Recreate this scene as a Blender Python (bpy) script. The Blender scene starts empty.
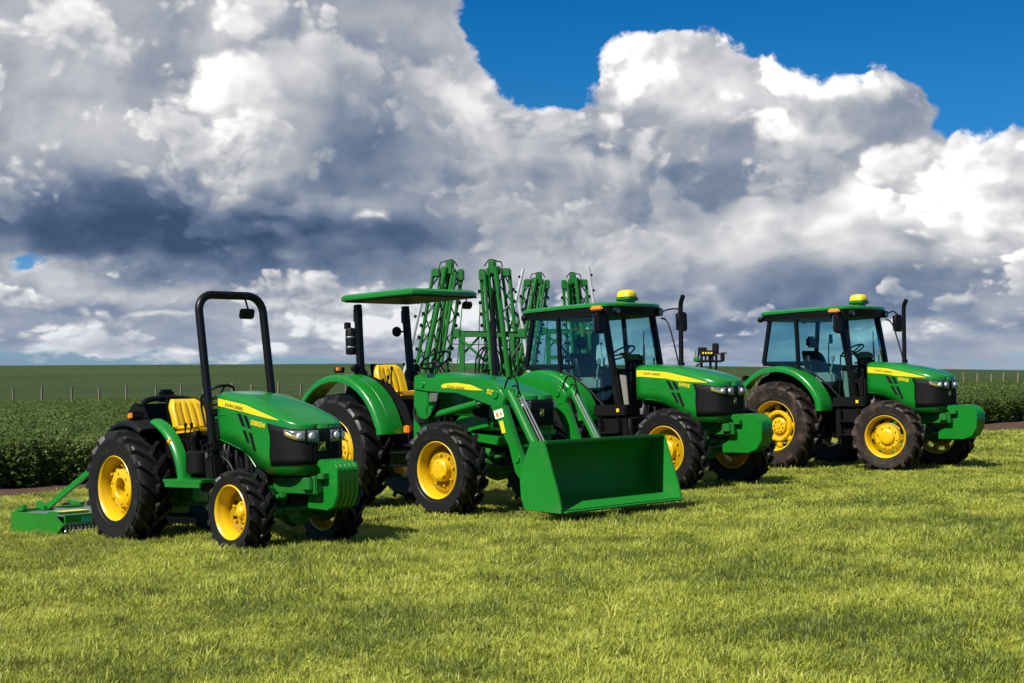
import bpy, bmesh, math, random
import numpy as np
from mathutils import Vector, Matrix, Euler

SC = bpy.context.scene
COL = SC.collection
rad = math.radians
R_ = random.Random(7)

# ------------------------------------------------------------------ camera
EYE = 1.85
cam_d = bpy.data.cameras.new('camera')
cam = bpy.data.objects.new('camera', cam_d)
COL.objects.link(cam)
cam.location = (0, 0, EYE)
cam.rotation_euler = (rad(90) + math.atan(13 / 1450), 0, 0)
cam_d.sensor_width = 36
cam_d.lens = 36 * 1450 / 1024
cam_d.clip_start = 0.1
cam_d.clip_end = 20000
SC.camera = cam

# ------------------------------------------------------------------ exposure
SC.view_settings.view_transform = 'Standard'
SC.view_settings.look = 'None'
SC.view_settings.exposure = 0.6
SC.view_settings.gamma = 1
SC.view_settings.use_curve_mapping = False

# ------------------------------------------------------------------ sun
SUN_AZ = Vector((-0.68, -0.73))
SUN_EL = rad(47)
to_sun = Vector((SUN_AZ.x * math.cos(SUN_EL), SUN_AZ.y * math.cos(SUN_EL), math.sin(SUN_EL))).normalized()
sun_d = bpy.data.lights.new('sun', 'SUN')
sun_d.energy = 5.0
sun_d.angle = rad(0.5)
sun_d.color = (1.0, 0.95, 0.86)
sun = bpy.data.objects.new('sun', sun_d)
COL.objects.link(sun)
sun.rotation_euler = to_sun.to_track_quat('Z', 'Y').to_euler()

# ------------------------------------------------------------------ sky
class NT:
    """small helper for writing node maths"""
    def __init__(s, tree):
        s.t = tree; s.n = tree.nodes; s.l = tree.links
    def node(s, kind, **kw):
        n = s.n.new(kind)
        for k, v in kw.items(): setattr(n, k, v)
        return n
    def put(s, sock, v):
        if hasattr(v, 'is_linked') or isinstance(v, bpy.types.NodeSocket): s.l.new(v, sock)
        else: sock.default_value = v
    def m(s, op, a, b=None, c=None, clamp=False):
        n = s.node('ShaderNodeMath', operation=op, use_clamp=clamp)
        s.put(n.inputs[0], a)
        if b is not None: s.put(n.inputs[1], b)
        if c is not None: s.put(n.inputs[2], c)
        return n.outputs[0]
    def v(s, op, a, b=None, c=None, scale=None):
        n = s.node('ShaderNodeVectorMath', operation=op)
        s.put(n.inputs[0], a)
        if b is not None: s.put(n.inputs[1], b)
        if c is not None: s.put(n.inputs[2], c)
        if scale is not None: s.put(n.inputs['Scale'], scale)
        return n.outputs['Value'] if op in ('LENGTH', 'DOT_PRODUCT', 'DISTANCE') else n.outputs[0]
    def noise(s, vec, scale, detail=4, rough=0.5, lac=2.0, dist=0.0, color=False, dims='3D'):
        n = s.node('ShaderNodeTexNoise', noise_dimensions=dims)
        s.put(n.inputs['Vector'], vec)
        n.inputs['Scale'].default_value = scale
        n.inputs['Detail'].default_value = detail
        n.inputs['Roughness'].default_value = rough
        n.inputs['Lacunarity'].default_value = lac
        n.inputs['Distortion'].default_value = dist
        return n.outputs['Color'] if color else n.outputs['Fac']
    def remap(s, x, a, b, c=0.0, d=1.0, smooth=True):
        n = s.node('ShaderNodeMapRange', interpolation_type='SMOOTHSTEP' if smooth else 'LINEAR', clamp=True)
        s.put(n.inputs[0], x); s.put(n.inputs[1], a); s.put(n.inputs[2], b); s.put(n.inputs[3], c); s.put(n.inputs[4], d)
        return n.outputs[0]
    def ramp(s, x, stops, interp='LINEAR'):
        n = s.node('ShaderNodeValToRGB'); n.color_ramp.interpolation = interp
        e = n.color_ramp.elements
        while len(e) < len(stops): e.new(0.5)
        for el, (p, c) in zip(e, stops):
            el.position = p; el.color = (*c, 1) if len(c) == 3 else c
        s.put(n.inputs[0], x)
        return n.outputs[0]
    def mix(s, f, a, b, mode='MIX'):
        n = s.node('ShaderNodeMix', data_type='RGBA', blend_type=mode)
        s.put(n.inputs[0], f)
        for sock, val in ((n.inputs[6], a), (n.inputs[7], b)):
            s.put(sock, (*val, 1) if isinstance(val, tuple) and len(val) == 3 else val)
        return n.outputs[2]

SKY_K = 0.1

def make_sky():
    w = bpy.data.worlds.new('World'); SC.world = w; w.use_nodes = True
    t = w.node_tree; t.nodes.clear(); N = NT(t)
    out = N.node('ShaderNodeOutputWorld'); bg = N.node('ShaderNodeBackground')
    bg.inputs['Strength'].default_value = SKY_K
    t.links.new(bg.outputs[0], out.inputs[0])
    sky = N.node('ShaderNodeTexSky', sky_type='NISHITA')
    sky.sun_disc = False
    sky.sun_elevation = SUN_EL
    sky.sun_rotation = math.atan2(SUN_AZ.x, SUN_AZ.y)
    sky.altitude = 600; sky.air_density = 1.0; sky.dust_density = 0.6; sky.ozone_density = 2.0
    tc = N.node('ShaderNodeTexCoord')
    sep = N.node('ShaderNodeSeparateXYZ'); t.links.new(tc.outputs['Generated'], sep.inputs[0])
    X, Y, Z = sep.outputs
    # azimuth / elevation of the direction looked at, in units of 1/14.5 rad
    az = N.m('MULTIPLY', N.m('ARCTAN2', X, Y), 14.5)
    el = N.m('MULTIPLY', N.m('ARCSINE', Z), 14.5)
    cmb = N.node('ShaderNodeCombineXYZ')
    t.links.new(az, cmb.inputs[0]); t.links.new(el, cmb.inputs[1])
    P = cmb.outputs[0]
    # clouds flatten into layers towards the horizon
    ep = N.m('MAXIMUM', N.m('ADD', el, 0.22), 0.0)
    flat = N.m('MULTIPLY_ADD', N.m('LOGARITHM', N.m('ADD', ep, 0.14), math.e), 0.72, ep)
    cf = N.node('ShaderNodeCombineXYZ'); t.links.new(az, cf.inputs[0]); t.links.new(flat, cf.inputs[1])
    PF = cf.outputs[0]
    def warp(p, scale, amt, detail):
        c = N.noise(p, scale, detail, 0.5, color=True, dims='2D')
        return N.v('MULTIPLY', N.v('SUBTRACT', c, (0.5, 0.5, 0.5)), (amt, amt, 0))
    w1 = warp(PF, 0.8, 1.0, 1); w2 = warp(PF, 2.6, 0.5, 3)
    W = N.v('ADD', w1, w2)
    PW = N.v('MULTIPLY_ADD', W, (0.8, 0.55, 0), P)
    def D(px, py):
        a = math.atan((px - 512) / 1450.0)
        return 14.5 * a, 14.5 * math.atan((354.5 - py) / 1450.0 * math.cos(a))
    def blobs(p, L):
        acc = None
        for px, py, rx, ry, amp in L:
            u, v_ = D(px, py)
            d = N.v('MULTIPLY_ADD', p, (100.0 / rx, 100.0 / ry, 0), (-u * 100.0 / rx, -v_ * 100.0 / ry, 0))
            g = N.m('POWER', 0.36788, N.v('DOT_PRODUCT', d, d))
            acc = N.m('MULTIPLY', g, amp) if acc is None else N.m('MULTIPLY_ADD', g, amp, acc)
        return acc
    q = N.v('MULTIPLY_ADD', W, (0.34, 0.30, 0), PF)
    fine = N.m('SUBTRACT', N.noise(q, 3.4, 7, 0.6, dims='2D'), 0.5)
    low = N.remap(el, 0.0, 1.1, 1.0, 0.0)
    relief = N.m('ADD', blobs(P, RELIEF), 0.46, clamp=True)
    # ---- heaps: several decks of cumulus one in front of the other
    def heap(seed, sc, step):
        def c(p):
            v = N.node('ShaderNodeTexVoronoi', feature='F1', voronoi_dimensions='2D')
            N.put(v.inputs['Vector'], p)
            v.inputs['Scale'].default_value = 1.55; v.inputs['Detail'].default_value = 2.0
            v.inputs['Roughness'].default_value = 0.62; v.inputs['Lacunarity'].default_value = 2.3
            n = N.noise(p, 0.62, 3, 0.5, dims='2D')
            return N.m('MULTIPLY_ADD', N.m('SUBTRACT', 0.40, v.outputs['Distance']), 0.34, N.m('MULTIPLY', n, 2.2))
        p0 = N.v('MULTIPLY_ADD', q, (sc, sc, 0), seed)
        c0 = c(p0); c1 = c(N.v('ADD', p0, step))
        return N.m('MULTIPLY_ADD', fine, 0.26, c0), N.m('SUBTRACT', c0, c1)
    H = [heap((3.1, 1.7, 0), 0.48, (-0.12, 0.19, 0)), heap((11.4, 5.2, 0), 0.80, (-0.10, 0.17, 0)), heap((23.9, 9.6, 0), 1.30, (-0.09, 0.15, 0))]
    # ---- cover: where there is cloud at all
    cov = blobs(N.v('MULTIPLY_ADD', W, (0.30, 0.28, 0), P), COVER)
    cov = N.m('MULTIPLY_ADD', N.m('SUBTRACT', H[2][0], 1.0), 0.62, cov)
    cov = N.m('MULTIPLY_ADD', fine, 0.56, cov)
    cov = N.m('ADD', cov, N.remap(el, 4.6, 8.0, 0.0, 0.62))  # adds cloud overhead, out of view, for a more neutral fill light
    soft = N.m('MULTIPLY', low, 0.14)
    mask = N.remap(cov, N.m('SUBTRACT', 0.43, soft), N.m('ADD', 0.65, soft))
    # ---- brightness: the region's own, then each deck with lit upper-left rims and grey bases
    reg = N.m('ADD', blobs(PW, SHADE), 0.625)
    reg = N.m('ADD', reg, N.remap(el, 4.5, 9.0, 0.0, -0.22))  # the unseen overhead cloud is darkened to lower its fill light
    S = N.m('MULTIPLY_ADD', fine, 0.16, N.m('SUBTRACT', reg, 0.11))
    S = N.m('MULTIPLY_ADD', N.m('MULTIPLY', H[1][1], relief), 0.35, S)
    for (c0, e), th, gain in zip(H, (0.92, 1.04, 1.14), (1.25, 1.10, 0.95)):
        m_ = N.remap(c0, th, th + 0.17)
        Si = N.m('MULTIPLY_ADD', N.m('MULTIPLY', e, relief), gain, reg)
        Si = N.m('MULTIPLY_ADD', N.m('MAXIMUM', N.m('SUBTRACT', c0, th), 0.0), -0.22, Si)
        Si = N.m('ADD', Si, N.m('MULTIPLY_ADD', fine, 0.16, 0.08))
        S = N.m('MULTIPLY_ADD', m_, N.m('SUBTRACT', Si, S), S)
    # thin edges of the cloud glow
    S = N.m('ADD', S, N.remap(cov, 0.5, 0.95, 0.10, 0.0))
    k = 0.70 / SKY_K
    lin = lambda r, g, b: tuple(((x / 255 + 0.055) / 1.055) ** 2.4 for x in (r, g, b))
    stops = [(0.0, lin(60, 80, 108)), (0.2, lin(84, 103, 132)), (0.42, lin(124, 137, 158)),
             (0.62, lin(168, 172, 181)), (0.84, lin(214, 214, 216)), (1.0, lin(250, 249, 248))]
    cc = N.mix(N.m('MULTIPLY', low, 0.30), N.ramp(S, stops), lin(142, 160, 190))
    cc = N.v('SCALE', cc, scale=k)
    # ---- clear sky between (deep, polarised blue), paler and greener near the horizon
    base = N.v('MULTIPLY', sky.outputs[0], N.ramp(N.m('MULTIPLY', el, 0.2), [(0.0, (0.28, 0.46, 0.78)), (0.1, (0.20, 0.40, 0.74)), (0.25, (0.08, 0.30, 0.58)), (0.5, (0.05, 0.32, 0.57)), (0.7, (0.018, 0.30, 0.56)), (0.85, (0.06, 0.27, 0.50))]))
    t.links.new(N.mix(mask, base, cc), bg.inputs[0])
    w.cycles.sampling_method = 'MANUAL'
    w.cycles.sample_map_resolution = 256

COVER = [  # px, py, rx, ry, amount
    (120, 120, 420, 210, 1.2), (0, 20, 120, 80, 0.6), (330, 60, 130, 120, 0.9), (420, 130, 95, 90, 0.75), (445, 30, 25, 40, 0.3), (0, 240, 100, 70, 0.5), (505, 155, 50, 44, 0.5),
    (690, 95, 85, 60, 0.95), (632, 62, 36, 34, 0.62), (680, 45, 40, 24, 0.35), (850, 95, 60, 36, 0.62), (905, 90, 36, 34, 0.45), (790, 110, 60, 40, 0.5),
    (700, 195, 260, 90, 1.2), (560, 200, 180, 70, 0.9), (985, 215, 130, 78, 1.15),
    (500, 270, 600, 50, 0.9), (850, 320, 300, 36, 0.75), (130, 300, 120, 26, 0.65), (330, 308, 150, 30, 0.75), (40, 325, 130, 16, 0.35), (600, 330, 300, 26, 0.5), (800, 350, 330, 22, 0.75), (450, 345, 150, 16, 0.5),
    (30, 262, 36, 22, -1.35), (90, 346, 150, 9, 0.22), (260, 350, 160, 9, 0.18), (552, 85, 58, 50, -1.0), (495, 30, 40, 50, -0.65), (965, 40, 130, 58, -0.9), (760, 0, 250, 30, -0.6), (760, 48, 26, 20, -0.25),
]
RELIEF = [(180, 300, 260, 50, 0.45), (650, 325, 420, 36, 0.40), (60, 80, 140, 90, 0.15), (690, 80, 160, 75, 0.65), (860, 90, 70, 50, 0.3), (970, 210, 150, 90, 0.4), (100, 290, 200, 40, 0.35), (420, 320, 200, 30, 0.3), (235, 110, 40, 110, 0.3)]
SHADE = [
    # great dark base on the left and the grey bank above it
    (120, 225, 240, 38, -0.36), (300, 245, 190, 28, -0.36), (60, 200, 120, 30, -0.12), (300, 205, 120, 30, -0.10),
    (360, 110, 100, 46, -0.20), (400, 165, 120, 26, -0.22), (300, 175, 90, 16, -0.08),
    (60, 50, 150, 60, 0.18), (110, 140, 80, 40, 0.18), (20, 190, 40, 24, 0.14), (235, 40, 34, 60, 0.18), (232, 135, 34, 34, 0.20), (270, 165, 60, 14, 0.14), (400, 20, 80, 30, 0.10), (470, 60, 26, 50, 0.14), (500, 110, 26, 30, 0.14),
    (170, 60, 40, 50, -0.12),
    # towering white heads
    (670, 75, 80, 44, 0.38), (632, 55, 40, 40, 0.14), (835, 78, 60, 26, 0.34), (760, 105, 40, 24, 0.18), (700, 120, 60, 26, 0.10), (905, 95, 36, 40, -0.06), (850, 130, 80, 26, -0.10), (640, 140, 70, 24, -0.04),
    # grey flank below them
    (680, 200, 110, 36, -0.20), (600, 150, 60, 30, -0.02), (560, 230, 140, 24, 0.06), (800, 190, 80, 40, 0.02), (870, 190, 60, 50, 0.06),
    # right bank
    (975, 165, 80, 34, 0.34), (1000, 225, 90, 40, 0.24), (930, 260, 90, 24, 0.04), (880, 285, 120, 18, -0.10),
    # lower layers
    (520, 285, 260, 16, -0.08), (850, 312, 240, 16, -0.24), (640, 318, 140, 14, -0.16), (960, 335, 120, 8, 0.12), (720, 312, 30, 8, 0.26), (900, 345, 120, 7, 0.12), (1000, 300, 40, 14, 0.18),
    (120, 295, 80, 15, 0.26), (60, 272, 50, 14, 0.34), (720, 250, 160, 24, 0.08), (420, 250, 80, 18, 0.12), (20, 250, 20, 20, 0.2), (330, 292, 110, 12, 0.10), (480, 318, 130, 18, 0.22), (300, 322, 110, 13, 0.18), (130, 318, 120, 7, -0.14), (60, 338, 160, 7, -0.05), (420, 345, 140, 7, 0.16),
    (270, 236, 20, 7, 0.34), (378, 218, 9, 7, 0.5), (160, 325, 30, 5, 0.3),
]
make_sky()
# ------------------------------------------------------------------ materials
MATS = {}
def mat(name, col, rough=0.5, metal=0.0, coat=0.0, dirt=None, spec=0.5, bump=0.0, bscale=40.0, vary=0.0, vscale=3.0):
    m = bpy.data.materials.new(name); m.use_nodes = True
    t = m.node_tree; N = NT(t); b = t.nodes['Principled BSDF']
    b.inputs['Base Color'].default_value = (*col, 1)
    b.inputs['Roughness'].default_value = rough
    b.inputs['Metallic'].default_value = metal
    b.inputs['Specular IOR Level'].default_value = spec
    b.inputs['Coat Weight'].default_value = coat
    b.inputs['Coat Roughness'].default_value = 0.08
    tc = N.node('ShaderNodeTexCoord').outputs['Object']
    c = None
    if vary:
        n = N.noise(tc, vscale, 5, 0.6)
        c = N.mix(N.remap(n, 0.3, 0.7), tuple(x * (1 - vary) for x in col), tuple(min(1, x * (1 + vary)) for x in col))
    if dirt:
        dc, amount, sc = dirt
        n = N.noise(tc, sc, 7, 0.65)
        f = N.remap(n, 0.62 - amount * 0.4, 0.80 - amount * 0.2, 0, 0.85)
        c = N.mix(f, c if c is not None else col, dc)
        t.links.new(N.m('ADD', N.m('MULTIPLY', f, 0.35), rough, clamp=True), b.inputs['Roughness'])
    if c is not None: t.links.new(c, b.inputs['Base Color'])
    if bump:
        bn = N.node('ShaderNodeBump'); bn.inputs['Strength'].default_value = bump; bn.inputs['Distance'].default_value = 0.01
        t.links.new(N.noise(tc, bscale, 5, 0.6), bn.inputs['Height']); t.links.new(bn.outputs[0], b.inputs['Normal'])
    MATS[name] = m
    return m

GREEN = mat('green paint', (0.005, 0.158, 0.013), 0.30, coat=0.30, dirt=((0.03, 0.12, 0.03), 0.06, 3.0), vary=0.08, vscale=2.0)
BUCKETG = mat('loader bucket paint', (0.006, 0.165, 0.015), 0.55, spec=0.3, dirt=((0.05, 0.13, 0.04), 0.14, 3.5), vary=0.10, vscale=1.5)
CAST = mat('green cast iron', (0.007, 0.125, 0.012), 0.45, dirt=((0.02, 0.03, 0.012), 0.25, 9.0), bump=0.25, bscale=60)
YELLOW = mat('yellow paint', (0.60, 0.375, 0.003), 0.36, coat=0.1, dirt=((0.40, 0.26, 0.05), 0.06, 6.0))
SEATY = mat('yellow vinyl', (0.60, 0.38, 0.003), 0.45, bump=0.15, bscale=90)
DECAL = mat('yellow decal', (0.68, 0.53, 0.01), 0.4)
RUBBER = mat('rubber', (0.009, 0.0083, 0.008), 0.43, spec=0.32, dirt=((0.034, 0.028, 0.023), 0.22, 5.0), bump=0.1, bscale=80)
RUBBER_D = mat('dusty rubber', (0.015, 0.011, 0.0095), 0.54, spec=0.28, dirt=((0.075, 0.046, 0.032), 0.42, 4.0), bump=0.1, bscale=80)
BLACK = mat('black plastic', (0.0045, 0.0044, 0.0044), 0.5, spec=0.2, bump=0.1, bscale=120)
FRAMEB = mat('black painted steel', (0.004, 0.004, 0.004), 0.36, spec=0.25)
DARK = mat('dark engine metal', (0.007, 0.0075, 0.007), 0.55, spec=0.25, dirt=((0.028, 0.024, 0.018), 0.3, 10.0), bump=0.3, bscale=50)
GRILLE = mat('grille mesh', (0.004, 0.0038, 0.0038), 0.5, spec=0.18, bump=0.5, bscale=260)
CHROME = mat('chrome', (0.45, 0.44, 0.42), 0.3, metal=0.7)
STEEL = mat('bare steel', (0.42, 0.43, 0.42), 0.38, metal=0.9, dirt=((0.25, 0.28, 0.22), 0.2, 6.0))
ALU = mat('pale pipe', (0.62, 0.63, 0.62), 0.35, metal=0.4)
GREY = mat('grey trim', (0.18, 0.175, 0.15), 0.6, bump=0.1, bscale=100)
AMBER = mat('amber lens', (0.85, 0.23, 0.01), 0.15, coat=0.5)
REDL = mat('red lens', (0.45, 0.02, 0.01), 0.2, coat=0.5)
LAMP = mat('lamp reflector', (0.13, 0.14, 0.155), 0.12, metal=0.35, coat=0.6)
LAMPY = mat('lamp amber corner', (0.30, 0.27, 0.06), 0.14, metal=0.3, coat=0.6)
MIRR = mat('mirror glass', (0.6, 0.62, 0.65), 0.03, metal=1.0)
ORANGE = mat('orange plastic', (0.85, 0.16, 0.01), 0.4)
WHITE = mat('white decal', (0.78, 0.76, 0.62), 0.45)
TEXTD = mat('dark lettering', (0.03, 0.05, 0.02), 0.5)
TEALD = mat('teal decal', (0.01, 0.30, 0.20), 0.4)
CONCRETE = mat('weathered post', (0.20, 0.165, 0.11), 0.9, vary=0.3, vscale=2.0)
WIRE = mat('fence wire', (0.10, 0.11, 0.09), 0.6, metal=0.3)
TANK = mat('white tank plastic', (0.55, 0.57, 0.52), 0.45)

def glass_mat():
    m = bpy.data.materials.new('tinted cab glass'); m.use_nodes = True
    t = m.node_tree; N = NT(t); t.nodes.clear()
    out = N.node('ShaderNodeOutputMaterial')
    tr = N.node('ShaderNodeBsdfTransparent'); tr.inputs[0].default_value = (0.75, 0.93, 0.935, 1)
    gl = N.node('ShaderNodeBsdfGlossy'); gl.inputs['Roughness'].default_value = 0.015
    gl.inputs['Color'].default_value = (0.9, 1, 1, 1)
    fr = N.node('ShaderNodeFresnel'); fr.inputs['IOR'].default_value = 1.5
    mx = N.node('ShaderNodeMixShader')
    bf = N.node('ShaderNodeNewGeometry').outputs['Backfacing']
    t.links.new(N.m('MULTIPLY', fr.outputs[0], N.m('SUBTRACT', 1.0, bf)), mx.inputs[0]); t.links.new(tr.outputs[0], mx.inputs[1]); t.links.new(gl.outputs[0], mx.inputs[2])
    t.links.new(mx.outputs[0], out.inputs[0])
    return m
GLASS = glass_mat()

# ------------------------------------------------------------------ mesh builder
class MB:
    def __init__(s): s.bm = bmesh.new()
    def _merge(s, tb, mtx=None):
        if mtx is not None: tb.transform(mtx)
        bmesh.ops.recalc_face_normals(tb, faces=tb.faces)
        me = bpy.data.meshes.new('tmp'); tb.to_mesh(me); tb.free()
        s.bm.from_mesh(me); bpy.data.meshes.remove(me)
        return s
    def _bev(s, tb, w, seg=2, ang=30):
        if w <= 0: return
        es = [e for e in tb.edges if len(e.link_faces) == 2 and e.calc_face_angle() > rad(ang)]
        if es: bmesh.ops.bevel(tb, geom=es, offset=w, segments=seg, affect='EDGES', clamp_overlap=True)
    def box(s, c, size, rot=None, bev=0.006, seg=2):
        tb = bmesh.new(); bmesh.ops.create_cube(tb, size=1)
        for v in tb.verts: v.co = Vector((v.co.x * size[0], v.co.y * size[1], v.co.z * size[2]))
        s._bev(tb, min(bev, 0.45 * min(size)), seg)
        M = Matrix.Translation(c)
        if rot is not None: M = M @ Euler(rot).to_matrix().to_4x4()
        return s._merge(tb, M)
    def prism(s, pts, a, b, axis='y', bev=0.005, seg=2):
        """polygon in (x,z) [axis y], (x,y) [axis z] or (y,z) [axis x] pushed from a to b"""
        tb = bmesh.new()
        def P(p, k):
            return {'y': (p[0], k, p[1]), 'z': (p[0], p[1], k), 'x': (k, p[0], p[1])}[axis]
        A = [tb.verts.new(P(p, a)) for p in pts]; B = [tb.verts.new(P(p, b)) for p in pts]
        n = len(pts)
        tb.faces.new(A); tb.faces.new(B)
        for i in range(n): tb.faces.new((A[i], A[(i + 1) % n], B[(i + 1) % n], B[i]))
        bmesh.ops.recalc_face_normals(tb, faces=tb.faces)
        s._bev(tb, bev, seg)
        return s._merge(tb)
    def bar(s, p0, p1, w, d, up=(0, 0, 1), bev=0.004):
        p0 = Vector(p0); p1 = Vector(p1); x = (p1 - p0); L = x.length; x.normalize()
        up = Vector(up)
        if abs(x.dot(up)) > 0.98: up = Vector((0, 1, 0))
        y = up.cross(x).normalized(); z = x.cross(y)
        M = Matrix((x, y, z)).transposed().to_4x4(); M.translation = (p0 + p1) / 2
        tb = bmesh.new(); bmesh.ops.create_cube(tb, size=1)
        for v in tb.verts: v.co = Vector((v.co.x * L, v.co.y * w, v.co.z * d))
        s._bev(tb, min(bev, 0.4 * min(w, d)))
        return s._merge(tb, M)
    def tube(s, pts, r, seg=8, smooth=0):
        pts = [Vector(p) for p in pts]
        if smooth: pts = catmull(pts, smooth)
        n = len(pts); rs = r if isinstance(r, (list, tuple)) else [r] * n
        if len(rs) != n: rs = [rs[0] + (rs[-1] - rs[0]) * i / (n - 1) for i in range(n)]
        tb = bmesh.new(); rings = []
        t0 = (pts[1] - pts[0]).normalized()
        u = t0.orthogonal().normalized()
        for i, p in enumerate(pts):
            t = (pts[min(i + 1, n - 1)] - pts[max(i - 1, 0)]).normalized()
            u = (u - t * u.dot(t)).normalized(); w = t.cross(u)
            k = 1.0
            if 0 < i < n - 1:
                a = (pts[i] - pts[i - 1]).normalized(); b = (pts[i + 1] - pts[i]).normalized()
                k = 1 / max(0.6, math.sqrt(max(0.0, (1 + a.dot(b)) / 2)))
            rings.append([tb.verts.new(p + (u * math.cos(2 * math.pi * j / seg) + w * math.sin(2 * math.pi * j / seg)) * rs[i] * (1 + (k - 1) * 0.5)) for j in range(seg)])
        for i in range(n - 1):
            for j in range(seg):
                tb.faces.new((rings[i][j], rings[i][(j + 1) % seg], rings[i + 1][(j + 1) % seg], rings[i + 1][j]))
        tb.faces.new(rings[0]); tb.faces.new(rings[-1])
        return s._merge(tb)
    def cyl(s, p0, p1, r, seg=16): return s.tube([p0, p1], r, seg)
    def lathe(s, prof, c=(0, 0, 0), axis='y', seg=40, closed=False, caps=False):
        """prof: (radius, along)"""
        tb = bmesh.new(); rings = []
        for r, a in prof:
            ring = []
            for j in range(seg):
                t = 2 * math.pi * j / seg; x, y = r * math.cos(t), r * math.sin(t)
                p = {'y': (x, a, y), 'z': (x, y, a), 'x': (a, x, y)}[axis]
                ring.append(tb.verts.new((p[0] + c[0], p[1] + c[1], p[2] + c[2])))
            rings.append(ring)
        n = len(rings)
        for i in range(n if closed else n - 1):
            A, B = rings[i], rings[(i + 1) % n]
            for j in range(seg): tb.faces.new((A[j], A[(j + 1) % seg], B[(j + 1) % seg], B[j]))
        if caps: tb.faces.new(rings[0]); tb.faces.new(rings[-1])
        return s._merge(tb)
    def loft(s, secs, caps=True, loop=True):
        tb = bmesh.new()
        V = [[tb.verts.new(p) for p in sec] for sec in secs]
        m = len(secs[0])
        for i in range(len(V) - 1):
            for j in range(m if loop else m - 1):
                tb.faces.new((V[i][j], V[i][(j + 1) % m], V[i + 1][(j + 1) % m], V[i + 1][j]))
        if caps and loop: tb.faces.new(V[0]); tb.faces.new(V[-1])
        return s._merge(tb)
    def slab(s, pts, th, bev=0.0):
        """planar polygon in 3-D with thickness"""
        P = [Vector(p) for p in pts]
        n = (P[1] - P[0]).cross(P[2] - P[0]).normalized() * (th / 2)
        tb = bmesh.new()
        A = [tb.verts.new(p + n) for p in P]; B = [tb.verts.new(p - n) for p in P]
        tb.faces.new(A); tb.faces.new(B)
        for i in range(len(P)): tb.faces.new((A[i], A[(i + 1) % len(P)], B[(i + 1) % len(P)], B[i]))
        bmesh.ops.recalc_face_normals(tb, faces=tb.faces)
        s._bev(tb, bev)
        return s._merge(tb)
    def build(s, name, material, parent=None, ang=38, loc=None):
        bm = s.bm
        for f in bm.faces: f.smooth = True
        for e in bm.edges:
            if len(e.link_faces) == 2 and e.calc_face_angle() > rad(ang): e.smooth = False
        me = bpy.data.meshes.new(name); bm.to_mesh(me); bm.free()
        me.materials.append(material)
        o = bpy.data.objects.new(name, me); COL.objects.link(o)
        if parent is not None: o.parent = parent
        if loc is not None: o.location = loc
        return o

def catmull(P, k):
    out = []
    n = len(P)
    for i in range(n - 1):
        a, b, c, d = P[max(i - 1, 0)], P[i], P[i + 1], P[min(i + 2, n - 1)]
        for j in range(k):
            t = j / k
            out.append(0.5 * ((2 * b) + (c - a) * t + (2 * a - 5 * b + 4 * c - d) * t * t + (3 * b - a - 3 * c + d) * t ** 3))
    out.append(P[-1])
    return out

def interp(knots, x):
    return float(np.interp(x, [k[0] for k in knots], [k[1] for k in knots]))

def lettering(name, text, size, material, parent, origin, xdir=(1, 0, 0), ydir=(0, 0, 1), squash=1.0, bold=0.0):
    """raised lettering as a mesh part"""
    cu = bpy.data.curves.new('t', 'FONT'); cu.body = text; cu.size = size; cu.extrude = 0.0015; cu.offset = bold; cu.space_character = 1.05
    o = bpy.data.objects.new('t', cu); COL.objects.link(o)
    dg = bpy.context.evaluated_depsgraph_get()
    me = bpy.data.meshes.new_from_object(o.evaluated_get(dg))
    bpy.data.objects.remove(o); bpy.data.curves.remove(cu)
    x = Vector(xdir).normalized(); y = Vector(ydir); y = (y - x * y.dot(x)).normalized(); z = x.cross(y)
    M = Matrix((x * squash, y, z)).transposed().to_4x4(); M.translation = origin
    me.transform(M); me.materials.clear(); me.materials.append(material); me.name = name
    r = bpy.data.objects.new(name, me); COL.objects.link(r); r.parent = parent
    return r

# ------------------------------------------------------------------ land
TN = Vector((-0.67, 0.742)); TT = Vector((0.742, 0.67)); E0 = Vector((-9.0, 25.5))
def st(x, y):
    return ((x - E0.x) * TN.x + (y - E0.y) * TN.y, (x - E0.x) * TT.x + (y - E0.y) * TT.y)
def xy(s, t): return (E0.x + TN.x * s + TT.x * t, E0.y + TN.y * s + TT.y * t)
SK = [0, 15, 30, 45, 60, 75, 98, 120, 150, 200, 270, 350, 420, 520, 700, 1000, 1500, 4000]
ZK = [-.535, -1.11, -1.60, -2.03, -2.40, -2.72, -3.10, -3.3, -3.45, -3.3, -2.95, -2.6, -2.6, -3.4, -7.0, -16, -35, -130]
def land(x, y):
    s, t = st(x, y)
    if s <= 0:
        s2 = max(s, -80)
        return -0.535 + 0.0027 * max(-60, min(120, t)) - 0.0402 * s2
    z = interp(list(zip(SK, ZK)), s) + 0.0027 * max(-60, min(120, t)) * max(0, 1 - s / 60)
    k = min(1, max(0, (s - 90) / 220.0)); k = k * k * (3 - 2 * k)
    return z - k * 0.0185 * max(-26.0, x - 10)

def ground_z(x, y): return .44 + .029 * x - .028 * y

def frame(X, Y, H, slope=0.04, dz=0.0):
    h = rad(H)
    f = Vector((math.cos(h), -math.sin(h), slope)).normalized()
    l = Vector((math.sin(h), math.cos(h), 0)); u = f.cross(l)
    M = Matrix((f, l, u)).transposed().to_4x4(); M.translation = (X, Y, ground_z(X, Y) + dz)
    return M

def thing(name, label, cat, M=None, group=None):
    o = bpy.data.objects.new(name, None); COL.objects.link(o)
    o.empty_display_size = 0.3
    if M is not None: o.matrix_world = M
    o['label'] = label; o['category'] = cat
    if group: o['group'] = group
    return o
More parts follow.
